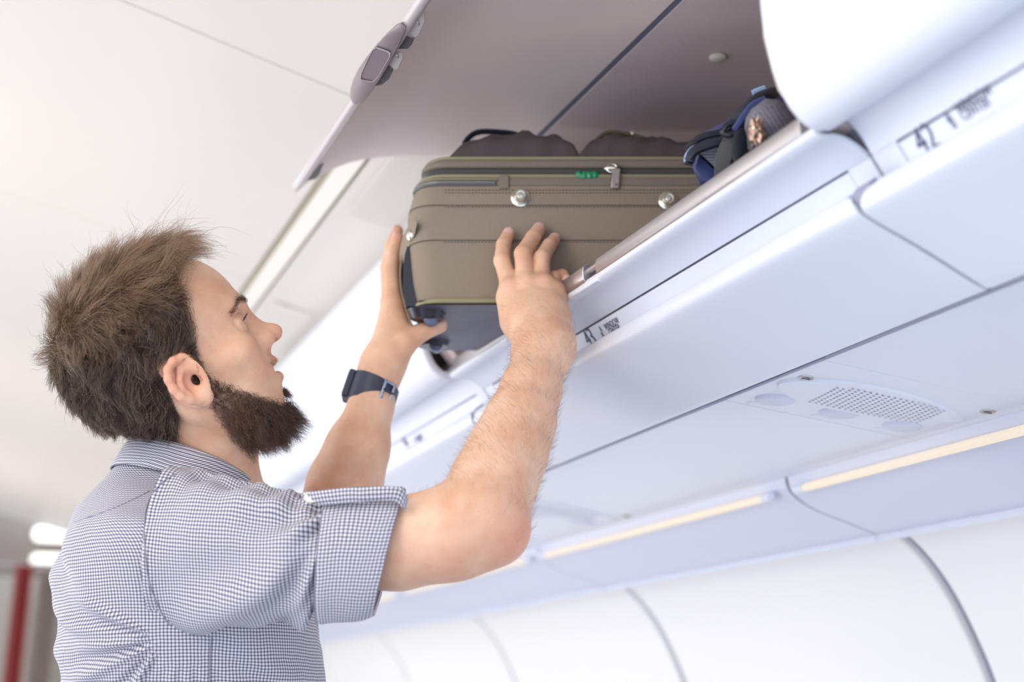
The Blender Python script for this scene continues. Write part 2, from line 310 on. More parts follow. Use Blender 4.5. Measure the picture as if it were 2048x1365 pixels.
for k in range(-1, 7):
    y0, y1 = SK(k), SK(k + 1)
    o = empty('overhead_bin', W(0.9, (y0 + y1) / 2, 0.48), names[k], 'overhead bin', 'overhead bins along the right side')
    a, b = y0 + 0.0022, y1 - 0.0022; fz = 0.014 if k else 0
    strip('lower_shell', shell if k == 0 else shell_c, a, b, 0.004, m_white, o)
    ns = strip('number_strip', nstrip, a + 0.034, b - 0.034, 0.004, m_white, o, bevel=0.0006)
    strip('strip_surround', [(0.6932, 0.4598), (0.7245, 0.4135)], a, a + 0.0325, 0.004, m_white, o)
    strip('strip_surround', [(0.6932, 0.4598), (0.7245, 0.4135)], b - 0.0325, b, 0.004, m_white, o)
    strip('seam_backing', [(0.672, 0.5020), (0.6965, 0.4655), (0.730, 0.4190)], y0 - 0.0021, y1 - 0.0023, 0.003, m_gapl, o)
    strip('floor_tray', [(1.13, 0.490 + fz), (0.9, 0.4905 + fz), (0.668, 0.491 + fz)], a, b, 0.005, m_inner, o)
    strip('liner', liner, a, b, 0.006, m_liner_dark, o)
    dv = [(0.650, 0.490), (0.636, 0.494), (0.628, 0.502), (0.616, 0.516), (0.611, 0.533), (0.604, 0.564), (0.603, 0.602), (0.606, 0.65), (0.620, 0.702), (0.646, 0.752), (0.688, 0.792), (0.735, 0.808), (1.05, 0.788), (1.12, 0.75), (1.145, 0.69), (1.15, 0.60), (1.115, 0.495)]
    for (q0, q1) in ((a, a + 0.018), (b - 0.02, b)):
        if (k == 0 and q1 == b) or (k == 1 and q0 == a): rings('end_panel', [[W(x + 0.012, q, z) for x, z in dv] for q in (q0, q1)], m_liner_dark, o, bevel=0.003); continue
        ins = -0.004 if k else 0
        rings('end_panel', [[W(x - ins, q, z) for x, z in dv] for q in (q0, q1)], mat('end_panel_beige', (0.68, 0.62, 0.58), 0.45) if 'end_panel_beige' not in bpy.data.materials else bpy.data.materials['end_panel_beige'], o, bevel=0.003)
    if k != 0:
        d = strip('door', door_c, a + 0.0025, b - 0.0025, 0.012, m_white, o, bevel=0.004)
        strip('sill', [(0.690, 0.5035), (0.652, 0.5035)], a, b, 0.003, m_alul, o)
    else:
        strip('hinge_seal', [(0.765, 0.8175), (0.742, 0.8165), (0.730, 0.8185), (0.726, 0.8365)][::-1], y0 + 0.001, y1 - 0.001, -0.003, m_gap, o)
        # metal sill rail with the latch striker in the middle
        rp = [(0.661, 0.4775), (0.6415, 0.4775), (0.6385, 0.481), (0.6375, 0.490), (0.6385, 0.4965), (0.6425, 0.4995), (0.661, 0.4995)]
        def rail(q0, q1, nm='sill_rail'): return rings(nm, [[W(x, q, z) for x, z in rp] for q in (q0, q1)], m_alu, o, bevel=0.001)
        rail(a + 0.020, 1.3990); rail(1.532, b - 0.022)
        rp = [(x - 0.002, z * 1.0 + 0.0005) for x, z in rp]
        st = rail(1.4290, 1.492, 'latch_striker')
        tube('striker_rod', [W(0.6435, 1.39, 0.492), W(0.6435, 1.44, 0.492)], 0.0038, m_alu, o, n=12)
        tube('striker_rod', [W(0.6435, 1.49, 0.490), W(0.6435, 1.535, 0.490)], 0.0038, m_alu, o, n=12)
        box('striker_bracket', W(0.655, 1.462, 0.4775), (XV, YV, Zv), (0.012, 0.058, 0.0035), m_liner_dark, o, bevel=0.001)
        box('striker_seat', W(0.6462, 1.432, 0.4745), (XV, YV, Zv), (0.0075, 0.034, 0.0035), m_white, o, bevel=0.0015)
        # raised door
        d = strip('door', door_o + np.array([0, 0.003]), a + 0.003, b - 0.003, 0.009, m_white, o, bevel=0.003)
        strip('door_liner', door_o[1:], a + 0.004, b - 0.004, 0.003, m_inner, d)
        E0 = np.array([0.4005, 0, 0.7285])
        tube('edge_trim', [W(0.4005, y, 0.7290) for y in (b - 0.003, b - 0.02, b - 0.12, 1.70, 1.45, a + 0.01)], [0.0025, 0.0048, 0.0062, 0.0068, 0.0075, 0.0075], m_alul, d, n=12)
        # latch housing on the door edge
        rad = np.array([0.483, 0, 0.876]); wid = np.array([-0.876, 0, 0.483]); P0 = np.array(W(0.4005, 1.6, 0.7240))
        def onp(px, py, h=0):
            c = np.array([0, 0, CAMH]); r = PP(px, py, 1) - PP(px, py, 0); n = -rad
            q = P0 + n * h; t = ((q - c) @ n) / (r @ n); return c + r * t
        out = [(705, 206), (700, 195), (701, 178), (707, 158), (718, 136), (733, 114), (752, 90), (774, 66), (794, 48), (804, 44), (813, 52), (812, 62), (800, 88), (780, 126), (758, 162), (738, 190), (722, 208), (712, 210)]
        cx = np.mean(out, 0)
        def ringp(s, h): return [onp(cx[0] + (x - cx[0]) * s, cx[1] + (y - cx[1]) * s, h) for x, y in out]
        lt = rings('latch_housing', [ringp(1, -0.020), ringp(1.0, 0.002), ringp(0.97, 0.005), ringp(0.90, 0.0065)], mat('taupe_plastic', (0.25, 0.20, 0.21), 0.4), o, ang=50)
        cup = [(721, 158), (723, 146), (737, 116), (745, 101), (752, 96), (775, 104), (779, 108), (778, 115), (757, 152), (748, 161), (744, 163), (724, 160)]
        cc = np.mean(cup, 0)
        def rc(s, h): return [onp(cc[0] + (x - cc[0]) * s, cc[1] + (y - cc[1]) * s, h) for x, y in cup]
        rings('cup_rim', [rc(1.07, 0.006), rc(1.06, 0.0082), rc(0.99, 0.0082), rc(0.97, 0.0068)], m_alu, lt)
        rings('finger_cup', [rc(0.985, 0.0066), rc(0.97, 0.0072)], mat('dark_latch_cup', (0.17, 0.13, 0.145), 0.3), lt)
        m_lmet = mat('dark_latch_metal', (0.07, 0.065, 0.07), 0.4, 0.3)
        # latch mechanism: two riveted plates and a dark hook each
        for pts, mm in (([(812, 62), (818, 30), (834, 8), (848, 20), (850, 44), (838, 70), (826, 78), (812, 72)], m_alu), ([(796, 98), (806, 78), (820, 66), (830, 74), (824, 88), (816, 98)], m_lmet),
                        ([(774, 122), (786, 104), (804, 104), (806, 116), (796, 138), (782, 140)], m_alu), ([(750, 170), (764, 142), (780, 128), (788, 138), (778, 158), (764, 170), (752, 172)], m_lmet)):
            rings('latch_mechanism', [[onp(x, y, h) for x, y in pts] for h in (-0.018, -0.010)], mm, lt, smooth=False, bevel=0.0008)
        for px, py in ((832, 46), (791, 112)):
            disc('rivet', onp(px, py, -0.010), -rad, [(0.0045, 0), (0.004, 0.0012), (0.001, 0.0014)], m_alu, lt, n=12)
        rings('door_hook', [[onp(x, y, h) for x, y in ((614, 362), (640, 328), (648, 326), (640, 346), (632, 358))] for h in (-0.016, -0.006)], m_lmet, o, smooth=False)
        disc('bin_light', W(0.835, 1.448, 0.8035), (0, 0, -1), [(0.011, 0), (0.011, 0.002), (0.008, 0.0045), (0.001, 0.005)], m_cream, o, n=20)
        nb = ns
    if k in (-1, 0, 1):
        num, la, lb, wa, wb, fs, ws = {-1: ((1847, 312), (1897, 245), (1908, 258), (1917, 228), (1928, 242), 0.034, 0.0125), 0: ((1181, 696), (1203, 665), (1208, 677), (1213, 661), (1222, 671), 0.034, 0.0115), 1: ((814, 899), (829, 884), (832, 891), (834, 882), (838, 889), 0.034, 0.0115)}[k]
        text_on(str(43 + k), num[0], num[1], fs, ns)
        text_on('A', la[0], la[1], ws, ns); text_on('B', lb[0], lb[1], ws, ns); text_on('WINDOW', wa[0], wa[1], ws, ns); text_on('CENTER', wb[0], wb[1], ws, ns)
# ---- far end of the cabin
m_bulk = mat('bulkhead_laminate', (0.50, 0.455, 0.40), 0.5, noise=0.03, nscale=5)
m_head = mat('taupe_header', (0.27, 0.235, 0.21), 0.5)
wf = empty('wall_back', (0.3, 8.0, 0.6), kind='structure')
def ybox(nm, x0, x1, z0, z1, y0, y1, m, p, bevel=0.004):
    return box(nm, W((x0 + x1) / 2, (y0 + y1) / 2, (z0 + z1) / 2), (XV, YV, Zv), ((x1 - x0) / 2, (y1 - y0) / 2, (z1 - z0) / 2), m, p, bevel=bevel)
ybox('bulkhead_panel', 0.62, 1.55, -1.23, 1.2, 7.95, 8.05, m_bulk, wf)
ybox('bulkhead_panel', -1.25, -0.35, -1.23, 1.2, 7.95, 8.05, m_bulk, wf)
ybox('door_header', -0.36, 0.63, 0.70, 1.2, 7.97, 8.05, m_head, wf)
ybox('galley_wall', -0.36, 0.63, -1.23, 1.2, 8.8, 8.86, m_bulk, wf)
ybox('galley_wall', 0.45, 0.63, -1.23, 0.70, 8.06, 8.79, m_bulk, wf)
for z, l in ((0.905, 'upper of the two warm white lamp bars by the far ceiling'), (0.765, 'lower of the two warm white lamp bars by the far ceiling')):
    o = empty('lamp_bar', W(0.6, 7.6, z), l, 'lamp', 'lamp bars at the far end')
    tube('glowing_tube', [W(x, 7.86, z) for x in (0.335, 0.342, 0.36, 0.95, 0.965, 0.97)], [0.014, 0.028, 0.036, 0.036, 0.028, 0.014], m_bar, o, n=16)
    ybox('backing', 0.36, 0.96, z - 0.03, z + 0.03, 7.90, 7.948, m_head, o)
# red curtain gathered on its rail, beige curtain beside it
def curtain(nm, lab, x0, x1, m, z0=-1.2, z1=0.73, y=7.75, lean=0.05, folds=4):
    R = []
    for z in np.linspace(z0, z1, 14):
        s = (z - z0) / (z1 - z0); row = []
        for i in range(40):
            u = i / 39; xx = x0 + (x1 - x0) * u * (1 - 0.10 * s) + lean * (s - 1) + (x1 - x0) * 0.05 * s
            row.append(W(xx, y + 0.02 * math.sin(u * folds * 2 * math.pi + 0.5 * s), z))
        row += [v + Vector((0, 0.008, 0)) for v in row[::-1]]
        R.append(row)
    o = rings(nm, R, m); 
    return setp(o, lab, 'curtain')
curtain('curtain', 'deep red curtain strip hanging at the far left of the cabin', 0.255, 0.350, mat('red_curtain', (0.42, 0.07, 0.065), 0.8, noise=0.15, nscale=40))
curtain('curtain', 'beige grey gathered curtain beside the red one', 0.375, 0.50, mat('beige_curtain', (0.40, 0.34, 0.29), 0.85, noise=0.15, nscale=40), z1=0.70, y=7.82)
rl = tube('curtain_rail', [W(x, 7.78, 0.735) for x in (-0.33, 0.6)], 0.012, m_alu); setp(rl, 'thin metal rail carrying the red and beige curtains', 'curtain rail')
# ------------------------------------------------------------------ suitcase
m_brown = mat('taupe_suitcase_canvas', (0.30, 0.243, 0.185), 0.85, noise=0.10, nscale=350, bump=0.5, bscale=1400)
m_brownd = mat('dark_taupe_canvas', (0.235, 0.195, 0.155), 0.85, noise=0.12, nscale=300, bump=0.4, bscale=1400)
m_pipe = mat('olive_piping', (0.30, 0.28, 0.15), 0.55)
m_zip = mat('zip_teeth_grey', (0.10, 0.10, 0.095), 0.45)
m_thread = mat('dark_thread', (0.07, 0.055, 0.045), 0.8)
m_under = mat('dark_violet_nylon', (0.085, 0.08, 0.125), 0.42, noise=0.15, nscale=30, bump=0.3, bscale=120)
m_pocket = mat('dark_brown_nylon', (0.085, 0.068, 0.07), 0.6, noise=0.2, nscale=25, bump=0.4, bscale=500)
m_blackp = mat('black_glossy_plastic', (0.02, 0.022, 0.035), 0.25)
m_nickel = mat('brushed_nickel', (0.75, 0.72, 0.62), 0.25, 0.9)
m_green = mat('green_tape', (0.0, 0.26, 0.10), 0.3, spec=0.8)
# local frame: e = along the long side (to the right), n = towards the lens, z up
SD = 1.745                                    # depth of the near face
se, sn, sz = Rv, -Hv, Zv
corner = PP(832, 604, SD)                     # lower near left corner
def SP(u, v, w):                              # u along, v up from the underside, w out of the near face (towards lens)
    return corner + se * u + sz * v + sn * w
LEN, HT, DP = 0.52, 0.190, 0.235
suit = empty('suitcase', SP(LEN / 2, 0, -DP / 2), 'taupe canvas suitcase with olive piping pushed halfway into the open bin', 'suitcase')
def leftx(v):                                  # the end panel leans back towards the top
    s = v / HT; return -0.003 - 0.012 * math.sin(min(s, 1) * math.pi * 0.55) + 0.020 * max(0, s - 0.62) ** 1.0 / 0.38
def plan(v, n=9, r=0.034, grow=0.0):
    """rounded rectangle outline in plan at height v; starts mid far side"""
    x0 = leftx(v) - grow; x1 = LEN + grow; w0 = 0.0 + grow + 0.004 * math.sin(math.pi * min(1, max(0, v / HT))); w1 = -DP - grow
    pts = []
    for cx_, cy, a0 in ((x0 + r, w1 + r, math.pi * 1.5), (x0 + r, w0 - r, math.pi), (x1 - r, w0 - r, math.pi * 0.5), (x1 - r, w1 + r, 0)):
        for i in range(n):
            a = a0 - (math.pi / 2) * i / (n - 1)
            pts.append((cx_ + r * math.cos(a), cy + r * math.sin(a)))
    return pts
def prings(vs, grows, **k): return [[SP(x, v, w) for x, w in plan(v, grow=g, **k)] for v, g in zip(vs, grows)]
hs = [0.0, 0.004, 0.012, 0.03, 0.05, 0.0765, 0.078, 0.0795, 0.095, 0.115, 0.1225, 0.124, 0.1255, 0.140, 0.150]
gr = [-0.004, -0.001, 0.0, 0.001, 0.001, 0.001, 0.0002, 0.001, 0.001, 0.001, 0.001, 0.0002, 0.001, 0.001, 0.0005]
body = rings('side_panel', prings(hs, gr), m_brown, suit, ang=60)
rings('upper_band', prings([0.150, 0.1515, 0.156, 0.161, 0.1645], [-0.0015, 0.0008, 0.0012, 0.0006, -0.001]), m_brownd, suit, ang=60)
rings('expansion_gusset', prings([0.1645, 0.167, 0.1705, 0.173, 0.176], [-0.004, -0.0015, -0.004, -0.0015, -0.004]), m_zip, suit, ang=60)
rings('lid_band', prings([0.176, 0.1775, 0.182, 0.1865, 0.1885, 0.190], [-0.003, 0.0, 0.0008, -0.0005, -0.003, -0.012]), m_brownd, suit, ang=60)
def loop_tube(nm, v, grow, rad, m, i0=0, i1=None, ry=None):
    P = plan(v, grow=grow); P = P[i0:i1] if i1 else P + P[:1]
    return tube(nm, [SP(x, v, w) for x, w in P], rad, m, suit, n=8, ry=ry)
loop_tube('piping', 0.0015, -0.0005, 0.0028, m_pipe)
loop_tube('piping', 0.1645, -0.0015, 0.0023, m_pipe)
loop_tube('piping', 0.1895, -0.003, 0.0023, m_pipe)
# outer zip: only around the left corner, ending in a fabric stop
def arc_pts(v, grow, xend):
    P = [p for p in plan(v, n=12, grow=grow)]
    P = P[3:24]; out = [SP(x, v, w) for x, w in P]
    w0 = P[-1][1]; x = P[-1][0]
    while x < xend - 0.01: x += 0.01; out.append(SP(x, v, w0))
    return out
for v, r, m_ in ((0.1560, 0.0022, m_zip), (0.1520, 0.0022, m_zip), (0.1590, 0.0012, m_pipe)):
    tube('zip_chain', arc_pts(v, 0.0012, 0.105), r, m_, suit, n=6)
# zip teeth ridges
zp = np.array(arc_pts(0.1540, 0.0022, 0.104)); s_ = np.concatenate([[0], np.cumsum(np.linalg.norm(np.diff(zp, axis=0), axis=1))])
V = []; Fc = []
for s in np.arange(0.002, s_[-1] - 0.002, 0.0021):
    c = np.array([np.interp(s, s_, zp[:, i]) for i in range(3)]); c2 = np.array([np.interp(s + 0.001, s_, zp[:, i]) for i in range(3)]); t = (c2 - c); t /= np.linalg.norm(t); nn = np.cross(t, sz)
    for i in (-1, 1):
        for j in (-1, 1):
            for l in (-1, 1): V.append(c + t * 0.0006 * i + sz * 0.0019 * j + nn * 0.0008 * l)
    b = len(V) - 8; Fc += [(b, b + 1, b + 3, b + 2), (b + 4, b + 6, b + 7, b + 5), (b, b + 4, b + 5, b + 1), (b + 2, b + 3, b + 7, b + 6), (b, b + 2, b + 6, b + 4), (b + 1, b + 5, b + 7, b + 3)]
mk('zip_teeth', V, Fc, mat('zip_teeth_light', (0.33, 0.32, 0.29), 0.35, 0.3), suit, smooth=False)
box('zip_stop', SP(0.108, 0.1550, 0.0035), (se, sz, sn), (0.006, 0.009, 0.0022), m_brownd, suit, bevel=0.0012)
# stitched seams
def stitches(v, x0=0.035, x1=0.50, gap=0.0042, n0=None):
    V = []; Fc = []; x = x0
    while x < x1:
        w = 0.0025 + 0.004 * math.sin(math.pi * v / HT) * 0.9 + 0.0003; c = SP(x, v, 0.0012 + 0.004 * math.sin(math.pi * min(1, v / HT)))
        for i in (-1, 1):
            for j in (-1, 1):
                for l in (-1, 1): V.append(c + se * 0.0013 * i + sz * 0.00035 * j + sn * 0.0004 * l)
        b = len(V) - 8; Fc += [(b, b + 1, b + 3, b + 2), (b + 4, b + 6, b + 7, b + 5), (b, b + 4, b + 5, b + 1), (b + 2, b + 3, b + 7, b + 6), (b, b + 2, b + 6, b + 4), (b + 1, b + 5, b + 7, b + 3)]
        x += gap
    mk('stitching', V, Fc, m_thread, suit, smooth=False)
for v in (0.0755, 0.1215, 0.1405, 0.1445): stitches(v)
for v, g in ((0.078, 0.0006), (0.124, 0.0006)): tube('seam_fold', arc_pts(v, g, 0.50), 0.0007, m_thread, suit, n=5)
# domed metal studs on the near face
def stud(px, py, s=1.0):
    c = np.array([0, 0, CAMH]); r = PP(px, py, 1) - PP(px, py, 0); q0 = SP(0, 0, 0.004); t = ((q0 - c) @ sn) / (r @ sn); p = c + r * t
    return disc('metal_foot', p, sn, [(0.0118 * s, -0.002), (0.0118 * s, 0.0012), (0.010 * s, 0.002), (0.0095 * s, 0.0016), (0.0075 * s, 0.003), (0.0072 * s, 0.009), (0.0062 * s, 0.010), (0.0042 * s, 0.0098), (0.0038 * s, 0.0112), (0.0005, 0.0115)], m_nickel, suit, n=28)
stud(1041, 396); stud(1336, 402)
# zip pull with ring, green tape tag
c = SP(0.243, 0.1725, 0.004)
rg = [c + se * (0.0065 * math.cos(a)) + sz * (0.0055 * math.sin(a)) + sn * 0.003 for a in np.linspace(0, 2 * math.pi, 17)]
tube('zip_slider', [c - se * 0.009 + sn * 0.001, c - se * 0.003 + sn * 0.003, c + se * 0.006 + sn * 0.002], [0.002, 0.0035, 0.003], m_nickel, suit)
pl_ = box('zip_pull', SP(0.2475, 0.1590, 0.0065), (se * 1.0 + sz * -0.1, sz + se * 0.1, sn), (0.0052, 0.0135, 0.0014), mat('dull_zip_pull', (0.42, 0.37, 0.34), 0.35, 0.7), suit, bevel=0.0012)
box('pull_slot', SP(0.2488, 0.1500, 0.0074), (se, sz, sn), (0.0028, 0.0016, 0.0008), m_brownd, pl_)
tube('pull_ring', rg, 0.0011, m_nickel, suit, n=6)
tg = []
for i, x in enumerate(np.linspace(0.198, 0.226, 9)):
    tg.append(SP(x, 0.1650 + 0.001 * math.sin(i * 2.1), 0.0))
tube('green_tape', tg, [0.0045, 0.0058, 0.0052, 0.006, 0.0052, 0.0058, 0.0052, 0.0058, 0.004], m_green, suit, n=8, smooth=False)
# underside: recessed dark panel, skid rails and corner wheels
V = []; nn_ = 25; mm_ = 13
for i in range(nn_):
    for j in range(mm_):
        x = leftx(0) + 0.006 + (LEN - 0.008) * i / (nn_ - 1); w = -0.004 - (DP - 0.008) * j / (mm_ - 1)
        V.append(SP(x, -0.003 - 0.0035 * math.sin(math.pi * j / (mm_ - 1)) * (1 + 0.4 * math.sin(i * 0.9 + j * .7)), w))
Fc = [(i * mm_ + j, i * mm_ + j + 1, (i + 1) * mm_ + j + 1, (i + 1) * mm_ + j) for i in range(nn_ - 1) for j in range(mm_ - 1)]
V2 = [np.array(v) + sz * 0.006 for v in V]; nV = len(V); Fc += [tuple(a + nV for a in f[::-1]) for f in Fc]
mk('underside', V + V2, Fc, m_under, suit)
for w in (-0.036, -0.172):
    disc_c = SP(0.018, -0.004, w)
    h = rings('wheel_housing', [[SP(0.012 + (0.026 - l * 0.5) * math.cos(a), -0.001 - l, w + (0.022 - l * .5) * math.sin(a)) for a in np.linspace(0, 2 * math.pi, 19)[:-1]] for l in (0, 0.004, 0.009, 0.012)], m_blackp, suit)
    tube('wheel', [SP(0.016, -0.011, w - 0.007), SP(0.016, -0.011, w - 0.006), SP(0.016, -0.011, w + 0.006), SP(0.016, -0.011, w + 0.007)], [0.008, 0.0095, 0.0095, 0.008], mat('grey_blue_wheel', (0.10, 0.12, 0.22), 0.3), h, n=20)
box('edge_skid', SP(0.21, -0.0075, -0.05), (se, sn, sz), (0.012, 0.006, 0.004), m_blackp, suit, bevel=0.002)
# plastic kick plate wrapping the lower left corner
# end straps: canvas gusset bowed off the end, with a gap behind it, and a chrome stud
gp = []
for i, v in enumerate(np.linspace(0.094, -0.018, 12)):
    s = i / 11; bow = 0.003 + 0.012 * math.sin(s * math.pi) ** 0.8
    gp.append((leftx(max(v, 0)) - bow, v))
gl = []
for x, v in gp: gl.append([SP(x, v, -0.045 + 0.0), SP(x - 0.0025, v, -0.045), SP(x - 0.0025, v, -0.105), SP(x, v, -0.105)])
rings('carry_strap', gl, m_brown, suit, bevel=0.0006)
disc('chrome_stud', SP(leftx(0.088) + 0.004, 0.090, -0.014), -se * 0.75 + sn * 0.66, [(0.0072, -0.002), (0.0072, 0.002), (0.0062, 0.0042), (0.003, 0.006), (0.0004, 0.0064)], m_nickel, suit, n=22)
wo = [(828, 440), (815, 455), (805, 476), (799, 505), (802, 530), (809, 560), (816, 595), (820, 640)]; wi = [(834, 446), (829, 470), (821, 488), (811, 507), (811, 528), (817, 556), (822, 592), (825, 640)]
Ao = spline([list(PP(x, y, d)) for (x, y), d in zip(wo, (1.765, 1.79, 1.81, 1.825, 1.825, 1.82, 1.81, 1.80))], 4); Ai = spline([list(PP(x, y, d)) for (x, y), d in zip(wi, (1.758, 1.768, 1.78, 1.79, 1.79, 1.785, 1.78, 1.775))], 4)
rings('end_strap_wing', [[a, b, b + Hv * 0.002, a + Hv * 0.002] for a, b in zip(Ao, Ai)], m_brown, suit)
V = []
gus = [(0.078, -0.002), (0.066, -0.006), (0.05, -0.009), (0.03, -0.011), (0.0, -0.010)]
rings('end_gusset', [[SP(leftx(v) - 0.001 + dx, v, -0.02), SP(leftx(v) + 0.002, v, -0.02), SP(leftx(v) + 0.002, v, -0.035), SP(leftx(v) - 0.002 + dx, v, -0.035)] for v, dx in gus], m_blackp, suit)
# soft front pocket, gathered, with a handle on each hump
def hump(nm, prof, w0, w1, m, amp=0.004, ph=0):
    """lumpy pocket: prof = [(u, height above lid)]"""
    R = []; P = spline(prof, 5)
    for i, (u, h) in enumerate(P):
        row = []
        for j in range(20):
            a = math.pi * j / 19; c = math.cos(a); s = math.sin(a)
            ww = (w0 + w1) / 2 + (w0 - w1) / 2 * (abs(c) ** 0.6 * (1 if c > 0 else -1))
            hh = h * s ** 0.40
            f = amp * math.sin(u * 95 + j * 0.5 + ph + 1.5 * math.sin(u * 40)) * s + amp * 0.4 * math.sin(u * 180 - j * 0.8 + ph * 2)
            row.append(SP(u, 0.1870 + max(0, hh + f * min(1, h / 0.02)), ww + 0.5 * f))
        R.append(row)
    return rings(nm, R, m, suit, ang=70)
hump('front_pocket', [(0.033, 0.001), (0.036, 0.010), (0.055, 0.030), (0.09, 0.050), (0.14, 0.052), (0.175, 0.046), (0.195, 0.032), (0.20, 0.022), (0.205, 0.012)], -0.006, -0.20, m_pocket)
hump('front_pocket', [(0.200, 0.010), (0.208, 0.024), (0.222, 0.038), (0.25, 0.048), (0.29, 0.047), (0.34, 0.040), (0.40, 0.026), (0.44, 0.001)], -0.008, -0.20, m_pocket, ph=2)
hd = [SP(x, 0.1870 + h, w) for x, h, w in ((0.052, 0.028, -0.06), (0.055, 0.046, -0.06), (0.072, 0.062, -0.06), (0.105, 0.062, -0.06), (0.125, 0.058, -0.06), (0.15, 0.044, -0.06))]
tube('top_handle', spline(hd, 5), 0.006, m_blackp, suit, ry=0.0035)
hd = [SP(x, 0.1870 + h, w) for x, h, w in ((0.222, 0.034, -0.08), (0.228, 0.056, -0.08), (0.245, 0.070, -0.08), (0.275, 0.067, -0.08), (0.31, 0.054, -0.08), (0.33, 0.040, -0.08))]
tube('side_handle', spline(hd, 5), 0.0045, mat('olive_handle_webbing', (0.15, 0.13, 0.08), 0.6), suit, ry=0.003)
disc('rivet', SP(0.277, 0.2545, -0.0755), sn, [(0.003, 0), (0.0025, 0.002), (0.0004, 0.0025)], m_nickel, suit, n=10)

# ------------------------------------------------------------------ blue backpack at the right of the open bin
m_blue = mat('navy_blue_nylon', (0.05, 0.065, 0.19), 0.5, noise=0.2, nscale=40, bump=0.3, bscale=900)
m_lblue = mat('light_blue_piping', (0.32, 0.45, 0.68), 0.4)
m_navy = mat('black_navy_trim', (0.018, 0.02, 0.032), 0.5, bump=0.3, bscale=700)
m_mesh = bpy.data.materials.new('grey_mesh_net'); m_mesh.use_nodes = True
nt = m_mesh.node_tree; pb = nt.nodes['Principled BSDF']; pb.inputs['Roughness'].default_value = 0.6
tc = nt.nodes.new('ShaderNodeTexCoord'); wv = nt.nodes.new('ShaderNodeTexVoronoi'); wv.inputs['Scale'].default_value = 560; wv.inputs['Randomness'].default_value = 0.25
cr = nt.nodes.new('ShaderNodeValToRGB'); cr.color_ramp.elements[0].position = 0.25; cr.color_ramp.elements[0].color = (0.02, 0.02, 0.035, 1); cr.color_ramp.elements[1].position = 0.5; cr.color_ramp.elements[1].color = (0.22, 0.21, 0.26, 1)
nt.links.new(tc.outputs['Object'], wv.inputs['Vector']); nt.links.new(wv.outputs['Distance'], cr.inputs['Fac']); nt.links.new(cr.outputs['Color'], pb.inputs['Base Color'])
m_rib = bpy.data.materials.new('grey_ribbed_fabric'); m_rib.use_nodes = True
nt = m_rib.node_tree; pb = nt.nodes['Principled BSDF']; pb.inputs['Roughness'].default_value = 0.6
tc = nt.nodes.new('ShaderNodeTexCoord'); wv = nt.nodes.new('ShaderNodeTexWave'); wv.inputs['Scale'].default_value = 110; wv.bands_direction = 'Z'
cr = nt.nodes.new('ShaderNodeValToRGB'); cr.color_ramp.elements[0].color = (0.13, 0.14, 0.2, 1); cr.color_ramp.elements[1].color = (0.36, 0.36, 0.43, 1)
nt.links.new(tc.outputs['Object'], wv.inputs['Vector']); nt.links.new(wv.outputs['Fac'], cr.inputs['Fac']); nt.links.new(cr.outputs['Color'], pb.inputs['Base Color'])
m_web = mat('grey_webbing', (0.17, 0.16, 0.155), 0.8, noise=0.35, nscale=900)
bp = empty('backpack', PP(1480, 330, 1.5), 'navy blue backpack with grey mesh pocket and webbing straps lying on the bin floor', 'backpack')
def bloft(nm, outline, d0, d1, m, inset=0.9, **k):
    """puffy solid from a photo-traced outline; real thickness d1 - d0 along the lens direction"""
    P = np.array(outline, float); c = P.mean(0); R = []
    N = 7
    for i in range(N):
        s = i / (N - 1); f = inset + (1 - inset) * math.sin(math.pi * min(1, max(0, s * 0.9 + 0.1)))
        d = d0 + (d1 - d0) * s; R.append([PP(*(c + (p - c) * (f if i else inset * 0.86)), d) for p in P])
    return rings(nm, R, m, bp, ang=75, **k)
bloft('main_body', [(1378, 320), (1372, 296), (1400, 270), (1440, 248), (1480, 226), (1505, 198), (1530, 180), (1560, 190), (1600, 230), (1560, 300), (1480, 360), (1400, 372)], 1.44, 1.62, m_blue)
bloft('base_patch', [(1395, 306), (1420, 330), (1445, 352), (1430, 372), (1400, 360), (1386, 336)], 1.415, 1.5, m_blue, 0.95)
bloft('side_panel', [(1392, 305), (1420, 296), (1450, 290), (1470, 300), (1475, 330), (1440, 352), (1425, 336)], 1.42, 1.5, m_rib, 0.95)
bloft('mesh_pocket', [(1500, 220), (1530, 196), (1560, 200), (1600, 240), (1590, 290), (1540, 300), (1500, 300), (1492, 260)], 1.33, 1.45, m_mesh, 0.86)
def ptube(nm, pts, d, r, m, ry=None, parent=None, sp=4):
    P = spline([list(PP(x, y, dd)) for (x, y), dd in zip(pts, np.broadcast_to(d, len(pts)))], sp)
    return tube(nm, P, r, m, parent or bp, n=8, ry=ry)
ptube('light_piping', [(1371, 325), (1373, 312), (1381, 300), (1392, 293), (1410, 290), (1440, 285)], 1.41, 0.0021, m_lblue)
ptube('light_piping', [(1505, 186), (1515, 181), (1530, 176)], 1.42, 0.003, m_lblue)
ptube('dark_zip_band', [(1377, 330), (1381, 314), (1392, 300), (1420, 289), (1450, 281), (1475, 270)], 1.41, 0.0055, m_navy)
ptube('dark_zip_band', [(1374, 300), (1400, 276), (1440, 266), (1468, 262)], 1.425, 0.004, m_navy)
ptube('shoulder_strap', [(1455, 270), (1478, 240), (1500, 215), (1520, 196), (1545, 186)], [1.4, 1.385, 1.38, 1.38, 1.40], 0.010, m_navy, ry=0.006)
ptube('shoulder_strap', [(1470, 262), (1490, 232), (1508, 210), (1530, 200)], 1.37, 0.006, m_blue, ry=0.004)
ptube('buckle_ring', [(1446, 262), (1455, 249), (1472, 245), (1482, 249), (1474, 262), (1458, 270), (1446, 267), (1446, 262)], 1.378, 0.0032, m_blackp)
